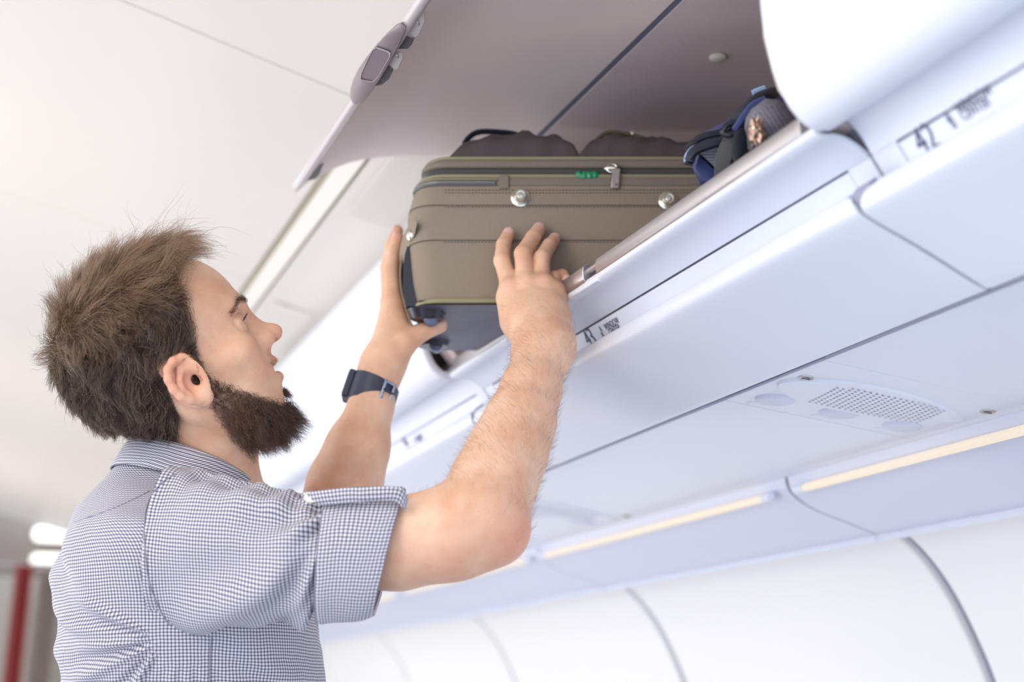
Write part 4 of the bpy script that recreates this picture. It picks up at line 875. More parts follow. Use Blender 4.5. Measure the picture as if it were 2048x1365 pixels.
# vertex normals straight from the mesh (computed on demand)
nr_ = np.empty(len(BV) * 3, np.float32); body_o.data.vertex_normals.foreach_get('vector', nr_); NRM = nr_.reshape(-1, 3)
if (NRM[np.argmax(L_[:, 2])] @ HU) < 0: body_o.data.flip_normals(); nr_ = -nr_; NRM = nr_.reshape(-1, 3)
NL = NRM @ HM
lx, ly, lz = L_.T
def sstep(a, b, x): t = np.clip((x - a) / (b - a), 0, 1); return t * t * (3 - 2 * t)
xf = np.interp(lz, [-0.03, 0.0, 0.03, 0.06, 0.085, 0.105, 0.13], [0.020, 0.027, 0.036, 0.044, 0.052, 0.060, 0.06])
zlow = np.interp(lx, [-0.12, -0.036, -0.022, -0.014, 0.004, 0.012, 0.03], [-0.066, -0.062, -0.040, 0.026, 0.026, -0.018, -0.018])
inhead = (np.abs(lx) < 0.13) & (np.abs(ly) < 0.0835) & (lz > -0.12) & (lz < 0.15)
ear_ = (np.abs(ly) > 0.0715) & (lx > -0.0175) & (lx < 0.018) & (lz > -0.045) & (lz < 0.028)
scalp = sstep(0, 0.010, xf - lx) * sstep(0, 0.008, lz - zlow) * inhead * ~ear_
ub = np.interp(lx, [0.0, 0.014, 0.026, 0.04, 0.055, 0.066, 0.075, 0.09], [0.006, 0.006, -0.008, -0.026, -0.045, -0.062, -0.072, -0.076])
bear = sstep(0, 0.016, ub - lz) * sstep(-0.002, 0.012, lx - np.interp(lz, [-0.12, -0.08, -0.05, -0.01], [0.018, 0.010, 0.006, 0.004])) * sstep(-0.115, -0.095, lz) * inhead * ~ear_
side = sstep(0.004, 0.010, lx) * (1 - sstep(0.026, 0.034, lx)) * sstep(-0.03, -0.02, lz) * (1 - sstep(0.03, 0.04, lz)) * inhead * (np.abs(ly) > 0.03) * 0
dark = np.maximum(scalp * 0.9, bear ** 2 * 0.55)
aa = body_o.data.attributes.new('roots', 'FLOAT', 'POINT'); aa.data.foreach_set('value', dark.astype(np.float32))
nt = m_skin.node_tree; at2 = nt.nodes.new('ShaderNodeAttribute'); at2.attribute_name = 'roots'
mr = nt.nodes.new('ShaderNodeMix'); mr.data_type = 'RGBA'; mr.inputs['B'].default_value = (0.05, 0.032, 0.025, 1)
nt.links.new(at2.outputs['Fac'], mr.inputs['Factor']); nt.links.new(mm.outputs['Result'], mr.inputs['A']); nt.links.new(mr.outputs['Result'], nt.nodes['Principled BSDF'].inputs['Base Color'])
def pick(w, n):
    w = w / w.sum(); return rng.choice(len(w), n, p=w)
def vnoise(P, f, seed):
    """cheap smooth vector noise"""
    r = np.random.default_rng(seed); o = np.zeros_like(P)
    for i in range(4):
        k = r.normal(size=(3, 3)) * f * (1 + i * 0.6); ph = r.uniform(0, 6.28, 3); o += np.sin(P @ k + ph) / (1 + i * 0.5)
    return o / 2
def grow(idx, dirf, length, lift, S=8, jit=0.25, curl=0.0, clump=0.5, cf=90, grav=0.0, seed=1, lock=0, lockf=0.7):
    p = L_[idx] + rng.normal(size=(len(idx), 3)) * 0.0008; n = NL[idx]; N = len(idx)
    step = (length / (S - 1))[:, None]; P = [p]
    base = dirf(p, n); cn = vnoise(L_[idx], cf, seed) * clump; rj = rng.normal(size=(N, 3)) * jit; ph = rng.uniform(0, 6.28, (N, 1)); ax = rng.normal(size=(N, 3)); ax2 = rng.normal(size=(N, 3))
    for i in range(1, S):
        s = i / (S - 1)
        d = n * lift * (0.55 + 0.45 * sstep(0.05, 0.10, L_[idx, 2]))[:, None] * (1 - s) ** 1.0 * 1.1 + dirf(p, n) * (0.35 + 0.75 * s) + cn * (0.3 + 0.7 * s) + rj * (0.3 + 0.9 * s * s) + curl * (np.sin(ph + s * 9) * ax + np.cos(ph + s * 9) * ax2)
        d[:, 2] -= grav * s
        d /= np.linalg.norm(d, axis=1, keepdims=True); p = p + d * step; P.append(p)
    P = np.stack(P, 1)
    Wp = HO + P.reshape(-1, 3) @ HM.T * HS
    q = eval_group(head + neck, Wp)
    push = np.clip(0.0012 - q, 0, 0.02)
    cen = HO + HM @ np.array([0.0, 0, 0.03]); dr = Wp - cen; dr /= np.linalg.norm(dr, axis=1, keepdims=True)
    Wp = (Wp + dr * push[:, None]).reshape(P.shape)
    if lock:
        gi = rng.choice(len(Wp), lock, replace=False); R0 = Wp[:, 0]; near_ = np.concatenate([((R0[a:a + 2000, None] - R0[gi][None]) ** 2).sum(2).argmin(1) for a in range(0, len(R0), 2000)])
        sw = (np.linspace(0, 1, S) ** 1.3 * lockf)[None, :, None]; Wp = Wp + (Wp[gi][near_] - Wp) * sw
    return Wp
def scalp_dir(p, n):
    x, y, z = p.T; top = sstep(0.075, 0.115, z); crown = sstep(0.03, 0.075, z) * (1 - top); back = sstep(0.02, 0.08, -x)
    d = np.zeros_like(p)
    # top sweeps forward and a little up; sides sweep back and down; nape hangs down
    d[:, 0] = top * (0.75 - 0.15 * back) + crown * 0.15 + (1 - top - crown) * (-0.80 + 0.35 * back)
    d[:, 2] = top * -0.02 + crown * (-0.45) + (1 - top - crown) * (-0.70 - 0.2 * back)
    d[:, 1] = np.sign(y) * 0.10 + top * 0.10 * np.sin(x * 60)
    # follow the skull: remove the normal component
    dn = (d * n).sum(1, keepdims=True); return d - n * dn * 0.8
hm_ = hair_mat('brown_hair', (0.030, 0.019, 0.018), (0.33, 0.20, 0.115))
i1 = pick(scalp + 1e-12, 26000)
top_ = sstep(0.05, 0.10, L_[i1, 2]); fr = sstep(0.01, 0.055, L_[i1, 0]) * top_
ln = (0.026 + 0.018 * top_ + 0.022 * fr) * rng.uniform(0.6, 1.15, len(i1)); ln *= 1 - 0.35 * sstep(0.0, 0.02, -L_[i1, 2]) * (L_[i1, 0] < -0.02) * 0.6
ln *= 1 - 0.22 * sstep(0.04, 0.09, -L_[i1, 0])
ln *= np.where((L_[i1, 2] < 0.02) & (L_[i1, 0] > 0), 0.45, 1)
PA = grow(i1, scalp_dir, ln, 0.66, jit=0.11, clump=0.60, cf=130, curl=0.08, seed=5, lock=2200, lockf=0.62)
fl = rng.choice(len(i1), 900, replace=False); i2 = i1[fl]
PB = grow(i2, scalp_dir, ln[fl] * 1.35, 1.15, jit=0.5, clump=0.7, cf=60, curl=0.30, seed=9)
PAll = np.concatenate([PA, PB]); dk_ = 0.40 + 0.60 * top_; tn = np.concatenate([0.03 + 0.45 * rng.random(len(i1)) ** 1.5 * dk_ + 0.50 * top_, 0.6 * np.ones(len(fl))])  # overhead light painted into the tone: top strands lighter, sides darker
strand_mesh('hair', PAll, 0.00020, hm_, man, tn)
def beard_dir(p, n):
    d = np.zeros_like(p); x = p[:, 0]; f = sstep(0.02, 0.06, x)
    d[:, 0] = 0.05 + 0.12 * f; d[:, 2] = -0.95; d[:, 1] = np.sign(p[:, 1]) * 0.12 * (1 - f); return d
bm_ = hair_mat('dark_brown_beard', (0.028, 0.018, 0.016), (0.20, 0.10, 0.06))
i3 = pick(bear ** 1.4 + 1e-12, 9500); fx = sstep(0.015, 0.065, L_[i3, 0]); dn_ = sstep(0.03, 0.075, -L_[i3, 2])
ln3 = (0.009 + 0.024 * fx * dn_ + 0.009 * dn_) * rng.uniform(0.6, 1.2, len(i3))
PC = grow(i3, beard_dir, ln3, 0.62, S=9, jit=0.24, curl=0.50, clump=0.35, cf=200, seed=3, lock=900, lockf=0.5)
mous = sstep(0.003, 0.006, -0.0285 - lz) * sstep(0, 0.003, lz + 0.040) * (lx > 0.068) * (np.abs(ly) < 0.026) * (np.abs(ly) > 0.006) * inhead
i4 = pick(mous + 1e-12, 110)
def mdir(p, n): d = np.zeros_like(p); d[:, 1] = np.sign(p[:, 1]) * 0.7; d[:, 2] = -0.7; d[:, 0] = 0.15; return d
PD = grow(i4, mdir, np.full(len(i4), 0.0040) * rng.uniform(0.6, 1.2, len(i4)), 0.3, S=9, jit=0.2, curl=0.1)
soul = sstep(0.0, 0.003, -0.0665 - lz) * sstep(0, 0.003, lz + 0.075) * (lx > 0.062) * (np.abs(ly) < 0.014) * inhead
i5 = pick(soul + 1e-12, 260); PE = grow(i5, beard_dir, np.full(len(i5), 0.014) * rng.uniform(0.6, 1.2, len(i5)), 0.7, S=9, jit=0.2, curl=0.3)
strand_mesh('beard', np.concatenate([PC, PD, PE]), 0.00015, bm_, man, np.concatenate([0.1 + 0.3 * rng.random(len(i3)) + 0.45 * (1 - fx * dn_) , 0.5 * np.ones(len(i4)), 0.5 * np.ones(len(i5))]))
for s in (-1, 1):
    by = ly * s
    zb = np.interp(by, [0.008, 0.02, 0.035, 0.05], [0.0335, 0.037, 0.0385, 0.032])
    w = np.exp(-((lz - zb) / 0.0024) ** 2) * (by > 0.010) * (by < 0.050) * (lx > 0.06) * inhead
    ib = pick(w + 1e-12, 420)
    def bdir(p, n, s=s): d = np.zeros_like(p); d[:, 1] = 0.85 * s; d[:, 2] = 0.45 - 10 * np.maximum(0, p[:, 1] * s - 0.03); return d
    strand_mesh('eyebrow', grow(ib, bdir, np.full(len(ib), 0.0085) * rng.uniform(0.6, 1.2, len(ib)), 0.35, S=5, jit=0.12), 0.00013, bm_, man, 0.45 + 0.3 * rng.random(len(ib)))
    # lashes along the upper lid
    A = []
    for i in range(60):
        u = i / 59; y = (0.0205 + 0.0225 * u) * s; x0 = 0.0885 - 0.0075 * u - 0.0005; z0 = 0.0208 - 0.0018 * u
        d = np.array([0.9, 0.35 * s * u + rng.normal() * 0.06, 0.42 + 0.1 * rng.normal()]); L = 0.0085 * (0.8 + 0.3 * rng.random())
        A.append([H3(x0 + d[0] * L * q, y + d[1] * L * q, z0 - 0.001 + d[2] * L * q * q) for q in np.linspace(0, 1, 5)])
    strand_mesh('eyelashes', np.array(A), 0.00014, bm_, man, np.zeros(60))
# ------------------------------------------------------------------ hair on the forearms
def nearseg(P, pts):
    best = np.full(len(P), 9.0); T = np.zeros_like(P)
    for a, b in zip(pts[:-1], pts[1:]):
        ba = b - a; h = np.clip((P - a) @ ba / (ba @ ba), 0, 1); d = np.linalg.norm(P - a - h[:, None] * ba, axis=1); m = d < best; best[m] = d[m]; T[m] = ba / np.linalg.norm(ba)
    return best, T
AX = [PP(900, 1060, 1.43), PP(968, 1035, 1.435), PP(988, 965, 1.468), PP(1040, 845, 1.53), PP(1087, 690, 1.628), PP(1075, 630, 1.665)]
dd, TT = nearseg(BV, AX); w = (dd < 0.060).astype(float) * sstep(0.0, 0.3, (BV - AX[0]) @ (AX[4] - AX[0]) / np.linalg.norm(AX[4] - AX[0]) / 0.3 + 0.1)
w = w * (1 - 0.75 * sstep(0.85, 1.05, (BV - AX[0]) @ (AX[4] - AX[0]) / ((AX[4] - AX[0]) @ (AX[4] - AX[0]))))
ia = pick(w + 1e-12, 2900)
P0 = BV[ia]; n = NRM[ia]; t = TT[ia]; sd = np.cross(n, t); P = [P0]; p = P0; sgn = rng.normal(size=(len(ia), 1)) * 0.4
for i in range(1, 6):
    d = n * (0.75 * (1 - i / 6)) + t * 0.30 + sd * (0.60 + sgn * 0.7) + rng.normal(size=p.shape) * 0.10; d /= np.linalg.norm(d, axis=1, keepdims=True)
    p = p + d * 0.0021 * rng.uniform(0.6, 1.3, (len(ia), 1)); P.append(p)
strand_mesh('arm_hair', np.stack(P, 1), 0.00006, hair_mat('arm_hair_brown', (0.16, 0.09, 0.055), (0.3, 0.18, 0.11)), man, rng.random(len(ia)) * 0.6)
# ------------------------------------------------------------------ checked shirt
def gingham(name, p=0.0037):
    m = bpy.data.materials.new(name); m.use_nodes = True; nt = m.node_tree; pb = nt.nodes['Principled BSDF']; pb.inputs['Roughness'].default_value = 0.85
    pb.inputs['Specular IOR Level'].default_value = 0.2; pb.inputs['Sheen Weight'].default_value = 0.15
    uv = nt.nodes.new('ShaderNodeUVMap'); uv.uv_map = 'UVMap'; sep = nt.nodes.new('ShaderNodeSeparateXYZ')
    # slight waviness of the weave
    nz = nt.nodes.new('ShaderNodeTexNoise'); nz.inputs['Scale'].default_value = 25; nz.inputs['Detail'].default_value = 2
    ad = nt.nodes.new('ShaderNodeVectorMath'); ad.operation = 'MULTIPLY_ADD'; ad.inputs[1].default_value = (0.004, 0.004, 0)
    nt.links.new(uv.outputs['UV'], nz.inputs['Vector']); nt.links.new(nz.outputs['Color'], ad.inputs[0]); nt.links.new(uv.outputs['UV'], ad.inputs[2]); nt.links.new(ad.outputs['Vector'], sep.inputs['Vector'])
    outs = []
    for ax in ('X', 'Y'):
        d = nt.nodes.new('ShaderNodeMath'); d.operation = 'MULTIPLY'; d.inputs[1].default_value = 1 / p
        f = nt.nodes.new('ShaderNodeMath'); f.operation = 'FRACT'; r = nt.nodes.new('ShaderNodeMapRange'); r.interpolation_type = 'SMOOTHSTEP'
        a = nt.nodes.new('ShaderNodeMath'); a.operation = 'SUBTRACT'; a.inputs[1].default_value = 0.5; b = nt.nodes.new('ShaderNodeMath'); b.operation = 'ABSOLUTE'
        r.inputs['From Min'].default_value = 0.27; r.inputs['From Max'].default_value = 0.15; r.inputs['To Min'].default_value = 0; r.inputs['To Max'].default_value = 1
        nt.links.new(sep.outputs[ax], d.inputs[0]); nt.links.new(d.outputs[0], f.inputs[0]); nt.links.new(f.outputs[0], a.inputs[0]); nt.links.new(a.outputs[0], b.inputs[0]); nt.links.new(b.outputs[0], r.inputs['Value']); outs.append(r)
    s = nt.nodes.new('ShaderNodeMath'); s.operation = 'ADD'; nt.links.new(outs[0].outputs[0], s.inputs[0]); nt.links.new(outs[1].outputs[0], s.inputs[1])
    h = nt.nodes.new('ShaderNodeMath'); h.operation = 'MULTIPLY'; h.inputs[1].default_value = 0.5; nt.links.new(s.outputs[0], h.inputs[0])
    cr = nt.nodes.new('ShaderNodeValToRGB'); e = cr.color_ramp.elements
    e[0].position = 0; e[0].color = (0.70, 0.68, 0.70, 1); e[1].position = 1.0; e[1].color = (0.060, 0.058, 0.10, 1); x = e.new(0.5); x.color = (0.29, 0.275, 0.34, 1)
    nt.links.new(h.outputs[0], cr.inputs['Fac']); nt.links.new(cr.outputs['Color'], pb.inputs['Base Color'])
    return m
m_ging = gingham('fine_grey_gingham_cotton')
def loft_uv(name, G, U, V_, m, parent, thick=0.0012, flip=False, close=True):
    """G: (n, k, 3) grid, last column repeats the first when closed; UVs in metres; solid sheet"""
    n, k, _ = G.shape; off = np.array(parent_loc(parent)); kk = k - 1 if close else k
    Vt = (G[:, :kk] - off).reshape(-1, 3)
    F = []; UV = []
    for i in range(n - 1):
        for j in range(k - 1):
            j2 = (j + 1) % kk if close else j + 1
            q = [(i, j, j), (i, j2, j + 1), (i + 1, j2, j + 1), (i + 1, j, j)]
            if flip: q = q[::-1]
            F.append([a * kk + b for a, b, c in q]); UV += [(U[a, c], V_[a, c]) for a, b, c in q]
    me = bpy.data.meshes.new(name); me.from_pydata([tuple(v) for v in Vt], [], F); me.update()
    ul = me.uv_layers.new(name='UVMap'); ul.data.foreach_set('uv', np.array(UV, np.float32).ravel())
    me.polygons.foreach_set('use_smooth', np.ones(len(F), bool))
    o = bpy.data.objects.new(name, me); COL.objects.link(o); me.materials.append(m); o.parent = parent
    if thick:
        sm = o.modifiers.new('cloth_thickness', 'SOLIDIFY'); sm.thickness = thick; sm.offset = -1
    return o
def arc_uv(G):
    du = np.concatenate([np.zeros((len(G), 1)), np.cumsum(np.linalg.norm(np.diff(G, axis=1), axis=2), axis=1)], 1)
    dv = np.concatenate([np.zeros((1, G.shape[1])), np.cumsum(np.linalg.norm(np.diff(G, axis=0), axis=2), axis=0)], 0)
    return du, dv
def interp_rows(rows, n):
    rows = np.array(rows, float); P = spline(rows, 12); s = np.linspace(0, len(P) - 1, n); i = np.minimum(s.astype(int), len(P) - 2); f = (s - i)[:, None]
    return P[i] * (1 - f) + P[i + 1] * f
# torso: level rings, back x, front x (photo px at mid depth 1.63), lateral half width, depth
D0 = 1.63
lev = [(2000, 160, 600, 0.170), (1800, 150, 620, 0.172), (1600, 140, 640, 0.172), (1440, 133, 652, 0.172), (1365, 127, 650, 0.175), (1290, 121, 640, 0.182), (1200, 111, 622, 0.190), (1130, 116, 600, 0.192), (1085, 127, 575, 0.184),
       (1050, 141, 553, 0.160), (1020, 163, 536, 0.132), (992, 190, 521, 0.108), (965, 216, 512, 0.090), (942, 236, 508, 0.078), (925, 246, 506, 0.070), (912, 252, 504, 0.064)]
LV = interp_rows(lev, 230)
tw = math.radians(16); tf = math.cos(tw) * Rv + math.sin(tw) * Hv; tl = -math.sin(tw) * Rv + math.cos(tw) * Hv
nth = 260; th = np.linspace(0, 2 * math.pi, nth + 1)
G = np.zeros((len(LV), nth + 1, 3))
for i, (y, xb, xf_, b) in enumerate(LV):
    A, B = PP(xb, y, D0), PP(xf_, y, D0); c = (A + B) / 2; half = np.linalg.norm(B - A) / 2
    a = math.sqrt(max(half ** 2 - (b * math.sin(tw)) ** 2, 0.02 ** 2)) / math.cos(tw); e = 2 / 2.35
    ct, st = np.cos(th + math.pi), np.sin(th + math.pi)
    G[i] = c + tf * (a * np.sign(ct) * np.abs(ct) ** e)[:, None] + tl * (b * np.sign(st) * np.abs(st) ** e)[:, None]
U_, V0 = arc_uv(G); U_ = U_ - U_[:, [nth // 2]] ; V0 = V0.mean(1, keepdims=True) * 0 + np.maximum(V0[:, [nth // 4]], 0) * np.ones_like(V0)
# folds on the near side fan out of the armpit
ap = PP(350, 1262, 1.50)
def folds(X):
    dx = (X - ap) @ Rv; dz = (X - ap) @ Uv; r = np.sqrt(dx ** 2 + dz ** 2); an = np.arctan2(dz, -dx)      # 0 = straight back
    left = sstep(-0.02, 0.03, -dx + 0.01)
    w = np.sin(an * 13 + 2.2 * np.sin(r * 25)) * 0.6 + np.sin(an * 23 + 4 + r * 18) * 0.4
    w = np.sign(w) * np.abs(w) ** 1.2
    amp = 0.0062 * sstep(0.0, 0.035, r) * (1 - sstep(0.17, 0.30, r)) * sstep(-1.25, -1.0, an) * (1 - sstep(0.35, 0.75, an)) * left
    d = w * amp
    # below the arm: steep folds under the side seam
    a2 = np.arctan2(dx - 0.02, -dz); wv2 = np.sin(a2 * 16 + r * 20) * 0.0022 * sstep(0.01, 0.05, -dz) * (1 - sstep(0.15, 0.35, -dz)) * sstep(-0.02, 0.02, dx) * (1 - sstep(0.10, 0.18, dx))
    # soft random drape everywhere
    q = X - ap; s = np.sin(q @ np.array([37, 11, 60.]) + 1.3 * np.sin(q @ np.array([20, 31, 15.]))) * 0.0014 + np.sin(q @ np.array([80, -40, 35.]) + 2) * 0.0007
    return d + wv2 + s
nG = np.cross(np.gradient(G, axis=1), np.gradient(G, axis=0)); nG /= np.linalg.norm(nG, axis=2, keepdims=True) + 1e-9
cen_ = G.mean(1, keepdims=True)
if ((G - cen_) * nG).sum() < 0: nG = -nG
near = sstep(-0.03, 0.03, -((G - cen_) @ tl))
disp = folds(G); disp = disp * (0.35 + 0.65 * near); disp[:, -1] = disp[:, 0]
# shoulder yoke seam: a small step
G = G + nG * disp[..., None]
shirt = loft_uv('shirt', G, U_, V0, m_ging, man, 0.0014)
shirt['label'] = 'fine grey gingham shirt'
# centre back yoke seam line and side seam
def on_near(px, py, d): return PP(px, py, d)
# sleeve of the raised near arm
st = [  # top x, top y, bottom x, bottom y, depth, half thickness, bulge of the near side (m, negative = towards the back)
    (352, 935, 352, 1262, 1.500, 0.060, -0.021), (385, 940, 378, 1266, 1.500, 0.063, -0.019), (430, 948, 420, 1266, 1.485, 0.067, -0.012), (500, 964, 490, 1258, 1.465, 0.068, -0.006), (560, 982, 560, 1248, 1.450, 0.066, 0), (610, 994, 612, 1238, 1.442, 0.062, 0), (655, 1002, 643, 1226, 1.438, 0.058, 0), (675, 1006, 660, 1222, 1.436, 0.055, 0)]
ST = interp_rows(st, 150); nk = 180; ph = np.linspace(0, 2 * math.pi, nk + 1)
def ringset(ST):
    G = np.zeros((len(ST), nk + 1, 3))
    for i, (tx, ty, bx, by, d, ht, bl) in enumerate(ST):
        A, B = PP(tx, ty, d), PP(bx, by, d); c = (A + B) / 2; v = (A - B) / 2
        ax_ = np.cross(v, Fv); ax_ /= np.linalg.norm(ax_); ax_ = ax_ if ax_ @ Rv > 0 else -ax_
        cp, sp = np.cos(ph), np.sin(ph); e = 2 / 2.15
        G[i] = c + v * (np.sign(cp) * np.abs(cp) ** e)[:, None] - Fv * (ht * np.sign(sp) * np.abs(sp) ** e)[:, None] + ax_ * (bl * np.maximum(sp, 0))[:, None]
    return G
GS = ringset(ST); US, VS = arc_uv(GS)
VS = np.repeat(VS[:, [nk // 4]], nk + 1, 1); US = US - US[:, [nk // 4]]
sfrac = np.linspace(0, 1, len(ST))[:, None]; ph2 = ph[None, :]
# fan of folds running from the cuff's upper edge down to the armpit
fx_ = (1.06 - sfrac) * 0.30; fy_ = (ph2 - 0.35) * 0.062
an = np.arctan2(fy_, fx_); rr = np.sqrt(fx_ ** 2 + fy_ ** 2)
wv_ = np.sin(an * 15 + 1.5 * np.sin(rr * 22) + 0.8) * 0.65 + np.sin(an * 27 + rr * 20 + 2) * 0.35
fold = wv_ * 0.0068 * sstep(0.0, 0.06, rr) * (1 - 0.55 * sstep(0.2, 0.33, rr)) * (ph2 < math.pi * 1.05) * sstep(0, 0.25, ph2)
fold += 0.0036 * np.sin(sfrac * 42 + 2.5 * np.sin(ph2 * 1.5)) * np.exp(-((ph2 - 0.15) / 0.55) ** 2) * sstep(0.05, 0.3, sfrac)
fold += 0.0028 * np.sin(sfrac * 30 + 1.5 * np.sin(ph2 * 2)) * np.exp(-((ph2 - 2.9) / 0.35) ** 2) * sstep(0.0, 0.2, sfrac)
fold += 0.0016 * np.sin(sfrac * 13 + ph2 * 4) 
fold *= 1 - 0.6 * sstep(0.93, 1.0, sfrac)
fold[:, -1] = fold[:, 0]
cS = GS.mean(1, keepdims=True); dS = GS - cS; dS /= np.linalg.norm(dS, axis=2, keepdims=True)
GS = GS + dS * fold[..., None]
slv = loft_uv('sleeve', GS, US, VS, m_ging, shirt, 0.0013)
# stitched armhole seam: a thin welt following the first visible sleeve ring
m_seam = mat('shirt_seam_thread', (0.27, 0.26, 0.33), 0.9)
# turned-up cuff: outer band, rolled lip, then back inside
cf = [(657, 991, 638, 1232, 1.436, 0.062, 0), (664, 986, 648, 1238, 1.435, 0.0645, 0), (700, 980, 672, 1238, 1.433, 0.0645, 0), (740, 978, 695, 1241, 1.430, 0.063, 0), (780, 977, 722, 1243, 1.428, 0.0615, 0), (802, 978, 740, 1241, 1.427, 0.060, 0), (809, 983, 748, 1236, 1.427, 0.0585, 0), (808, 989, 747, 1229, 1.427, 0.0565, 0), (795, 993, 738, 1226, 1.427, 0.0550, 0), (740, 997, 700, 1224, 1.430, 0.0545, 0)]
CFr = interp_rows(cf, 90); GC = ringset(CFr); UC, VC = arc_uv(GC); VC = np.repeat(VC[:, [nk // 4]], nk + 1, 1) + 0.001; UC = UC - UC[:, [nk // 4]]
cs = np.linspace(0, 1, len(CFr))[:, None]
fc = 0.0022 * np.sin(ph2 * 3 + cs * 2) * sstep(1.0, 2.0, ph2) + 0.0035 * np.sin(ph2 * 5 + cs * 5) * np.exp(-((ph2 - 2.85) / 0.4) ** 2)
fc[:, -1] = fc[:, 0]
# the band's lower near corner folds in, its right edge leans back towards the elbow side
cC = GC.mean(1, keepdims=True); dC = GC - cC; dC /= np.linalg.norm(dC, axis=2, keepdims=True); GC = GC + dC * fc[..., None]
loft_uv('turned_up_cuff', GC, UC, VC, m_ging, shirt, 0.0016)
tube('cuff_seam', [GC[2, j] + dC[2, j] * 0.0004 for j in range(2, int(nk * 0.5), 2)], 0.0008, m_seam, shirt, n=6)
from mathutils.bvhtree import BVHTree
bpy.context.view_layer.update()
def cast(px, py, objs):
    o = Vector((0, 0, CAMH)); d = Vector(PP(px, py, 1)) - o; best = None
    for b, off in objs:
        h = b.ray_cast(o - off, d.normalized())
        if h[0] is not None and (best is None or h[3] < best[1]): best = (h[0] + off, h[3], h[1])
    return best
def bvh(o):
    vs = [v.co for v in o.data.vertices]; return BVHTree.FromPolygons(vs, [tuple(p.vertices) for p in o.data.polygons]), Vector(parent_loc(o.parent))
bv = [bvh(shirt), bvh(slv)]; bv[0] = (bv[0][0], Vector(parent_loc(man))); bv[1] = (bv[1][0], Vector(parent_loc(shirt)))
for nm, pl in (('armhole_seam', [(352, 948), (325, 965), (304, 990), (292, 1022), (289, 1060), (290, 1095), (297, 1160), (312, 1202), (326, 1232), (340, 1252)]), ('side_seam', [(424, 1272), (421, 1300), (420, 1330), (419, 1365), (417, 1400)]),
               ('yoke_seam', [(147, 1045), (175, 1036), (215, 1022), (252, 1006), (285, 990), (300, 982)])):
    pts = []
    for x, y in spline(pl, 6):
        h = cast(x, y, bv)
        if h: pts.append(np.array(h[0]) - Fv * 0.0007)
    if len(pts) > 3:
        pts = np.array(pts); pts[1:-1] = (pts[:-2] + pts[1:-1] * 2 + pts[2:]) / 4
        tube(nm, pts, 0.0006, m_seam, shirt, n=6)
# sleeve tab lying along the top of the cuff, buttoned at its rounded end
def ribbon_uv(nm, top, bot, d0, m, parent, th=0.0022, n=60):
    T = interp_rows([(x, y, d) for (x, y), d in zip(top, d0)], n); B = interp_rows([(x, y, d) for (x, y), d in zip(bot, d0)], n)
    Gr = []
    for t, b in zip(T, B):
        Pt, Pb = PP(*t), PP(*b); Gr.append([Pt * (1 - s) + Pb * s - Fv * 0.0025 * math.sin(s * math.pi) for s in np.linspace(0, 1, 9)])
    Gr = np.array(Gr); u = np.cumsum(np.r_[0, np.linalg.norm(np.diff(Gr[:, 4], axis=0), axis=1)])[:, None] * np.ones((1, 9)); v = np.linalg.norm(Gr - Gr[:, [0]], axis=2)
    o = loft_uv(nm, Gr, u, v, m, parent, 0, close=False); sm = o.modifiers.new('cloth_thickness', 'SOLIDIFY'); sm.thickness = th; sm.offset = 0; return o
tab = ribbon_uv('sleeve_tab', [(604, 992), (612, 985), (640, 982), (700, 976), (760, 974), (798, 976), (810, 986), (815, 1004)], [(606, 996), (616, 1004), (648, 1010), (700, 1006), (760, 1001), (790, 1003), (802, 1012), (812, 1021)],
                [1.405, 1.400, 1.392, 1.385, 1.382, 1.382, 1.384, 1.388], m_ging, shirt)
disc('shirt_button', PP(622, 996, 1.3955), -Fv + 0.5 * Zv, [(0.0056, 0), (0.0056, 0.0012), (0.0045, 0.0018), (0.0042, 0.0012), (0.0002, 0.0012)], mat('cream_button', (0.72, 0.70, 0.62), 0.3), shirt, n=20, sx=1.25)
# far sleeve, hidden for the most part behind the near one
st2 = [(430, 960, 430, 1230, 1.80, 0.065, 0), (520, 990, 520, 1225, 1.80, 0.062, 0), (590, 1030, 600, 1200, 1.80, 0.060, 0), (625, 1045, 650, 1180, 1.80, 0.056, 0)]
G2 = ringset(interp_rows(st2, 40)); U2, V2_ = arc_uv(G2); loft_uv('sleeve', G2, U2, np.repeat(V2_[:, [45]], nk + 1, 1), m_ging, shirt, 0.0013)
# collar: stand and turned-down leaf round the neck
cb, cfp = PP(257, 893, 1.63), PP(509, 968, 1.60); cc_ = (cb + cfp) / 2; e1 = (cfp - cb) / 2; e2 = Hv * 0.066 + Zv * -0.004
up_ = np.cross(e1, e2); up_ /= np.linalg.norm(up_); up_ = up_ if up_[2] > 0 else -up_
rows = []
for (g1, g2, hgt) in ((0.93, 0.90, -0.030), (0.94, 0.92, -0.012), (0.945, 0.93, -0.002), (0.965, 0.96, 0.0018), (0.99, 1.0, 0.0005), (1.01, 1.035, -0.006), (1.03, 1.08, -0.016), (1.045, 1.13, -0.026), (1.055, 1.17, -0.034)):
    row = []
    for t in np.linspace(0.06, 2 * math.pi - 0.06, 121):
        c, s = math.cos(t), math.sin(t)
        hh = hgt * (1 + 0.25 * max(0, c)) - 0.004 * math.cos(2 * t) * 0
        row.append(cc_ + e1 * g1 * c + e2 * g2 * s * (1 + 0.06 * abs(c)) + up_ * hh + up_ * 0.006 * math.sin(t) ** 2)
    rows.append(row)
Gc = np.array(rows); uc, vc = arc_uv(Gc); loft_uv('collar', Gc, uc, vc, m_ging, shirt, 0.0016, close=False)
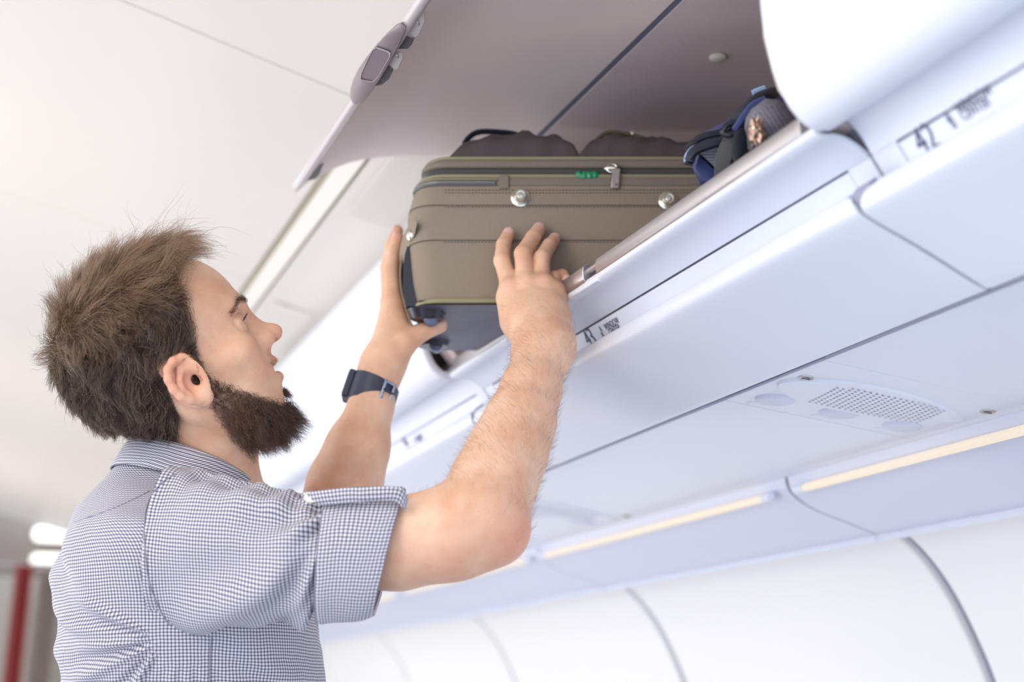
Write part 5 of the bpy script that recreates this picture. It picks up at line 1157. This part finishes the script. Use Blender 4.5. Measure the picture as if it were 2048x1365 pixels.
# ------------------------------------------------------------------ trousers and shoes (below the picture)
m_jean = mat('dark_trousers', (0.05, 0.055, 0.08), 0.85, noise=0.1, nscale=400)
hipc = PP(380, 1700, 1.63)
def legs_sdf(P, cen, hd): return eval_group(LEGS, P)
LEGS = []
for s in (-1, 1):
    hp = hipc + tl * 0.085 * s; hp[2] = 0.93; kn = hp + tf * 0.03 + tl * 0.03 * s; kn[2] = 0.50; an_ = kn - tf * 0.03 + tl * 0.01 * s; an_[2] = 0.10
    LEGS += [cap(hp, kn, 0.095, 0.070, 0.04), cap(kn, an_, 0.072, 0.058, 0.03)]
    sh = tube('shoe', spline([an_ + tf * q + np.array([0, 0, h]) for q, h in ((-0.075, -0.062), (-0.06, -0.055), (0.0, -0.048), (0.07, -0.058), (0.15, -0.066), (0.185, -0.070))], 4), list(np.interp(np.linspace(0, 1, 21), [0, .1, .4, .7, .95, 1], [0.015, 0.035, 0.042, 0.048, 0.035, 0.012])), mat('brown_leather_shoe', (0.12, 0.06, 0.03), 0.4), man, n=20, ry=list(np.interp(np.linspace(0, 1, 21), [0, .1, .4, .7, .95, 1], [0.012, 0.036, 0.050, 0.038, 0.026, 0.010])))
wc = hipc.copy(); wc[2] = 1.0
LEGS.append(ell(wc, (0.125, 0.165, 0.13), 0.05, M=np.stack([tf, tl, Zv], 1)))
tv_, tq_ = surface_nets(legs_sdf, tuple(hipc * np.array([1, 1, 0]) - np.array([0.35, 0.35, -0.02])), tuple(hipc * np.array([1, 1, 0]) + np.array([0.35, 0.35, 1.15])), 0.009)
fast_mesh('trousers', tv_, tq_, m_jean, man)
# ------------------------------------------------------------------ wristwatch on the far arm
wc = PP(746, 787, 1.778); wax = PP(757, 757, 1.78) - PP(733, 828, 1.765); wax /= np.linalg.norm(wax)
wr_ = -Rv * 0.97 - Uv * -0.20; wr_ = wr_ - (wr_ @ wax) * wax; wr_ /= np.linalg.norm(wr_); wd_ = np.cross(wax, wr_)
watch = empty('wristwatch', wc, 'wide dark navy leather wristwatch with a steel buckle on the far wrist', 'watch')
m_strap = mat('navy_leather_strap', (0.035, 0.04, 0.075), 0.45, noise=0.25, nscale=60); m_steel = mat('blue_steel_buckle', (0.45, 0.5, 0.62), 0.25, 0.9)
R = []
for hgt, g in ((-0.0150, 0.98), (-0.0145, 1.02), (0, 1.03), (0.0145, 1.02), (0.0150, 0.98), (0.0145, 0.94), (0, 0.94), (-0.0145, 0.94)):
    R.append([wc + wax * hgt * (1 + 0.25 * math.cos(t)) + wr_ * 0.0300 * g * math.cos(t) + wd_ * 0.0350 * g * math.sin(t) for t in np.linspace(0, 2 * math.pi, 49)[:-1]])
R.append(R[0]); rings('strap', R, m_strap, watch, cap=False)
wcase = box('case', wc + wr_ * 0.031, (wax, wd_, wr_), (0.0185, 0.017, 0.0042), m_strap, watch, bevel=0.002)
box('dial', wc + wr_ * 0.0353, (wax, wd_, wr_), (0.0145, 0.013, 0.0006), mat('dark_glass_dial', (0.03, 0.03, 0.04), 0.08), wcase)
sg_ = 1 if wd_ @ -Fv > 0 else -1; tb = math.radians(128) * sg_
bc = wc + wr_ * 0.0318 * math.cos(tb) + wd_ * 0.0370 * math.sin(tb)
bt = -wr_ * 0.0318 * math.sin(tb) + wd_ * 0.0370 * math.cos(tb); bt /= np.linalg.norm(bt); bxs = (bt, wax, np.cross(bt, wax))
bk = []
for a, b, ha, hb in ((0.0075, 0, 0.0016, 0.0125), (-0.0075, 0, 0.0016, 0.0125), (0, 0.011, 0.009, 0.0016), (0, -0.011, 0.009, 0.0016)):
    x1 = bxs[0] / np.linalg.norm(bxs[0]); bk.append(box('buckle', bc + x1 * a + wax * b, bxs, (ha, hb, 0.0016), m_steel, None, bevel=0.0006))
bpy.context.view_layer.update(); join(bk, 'buckle', watch)
box('buckle_pin', bc, bxs, (0.0085, 0.0012, 0.0022), m_strap, watch)
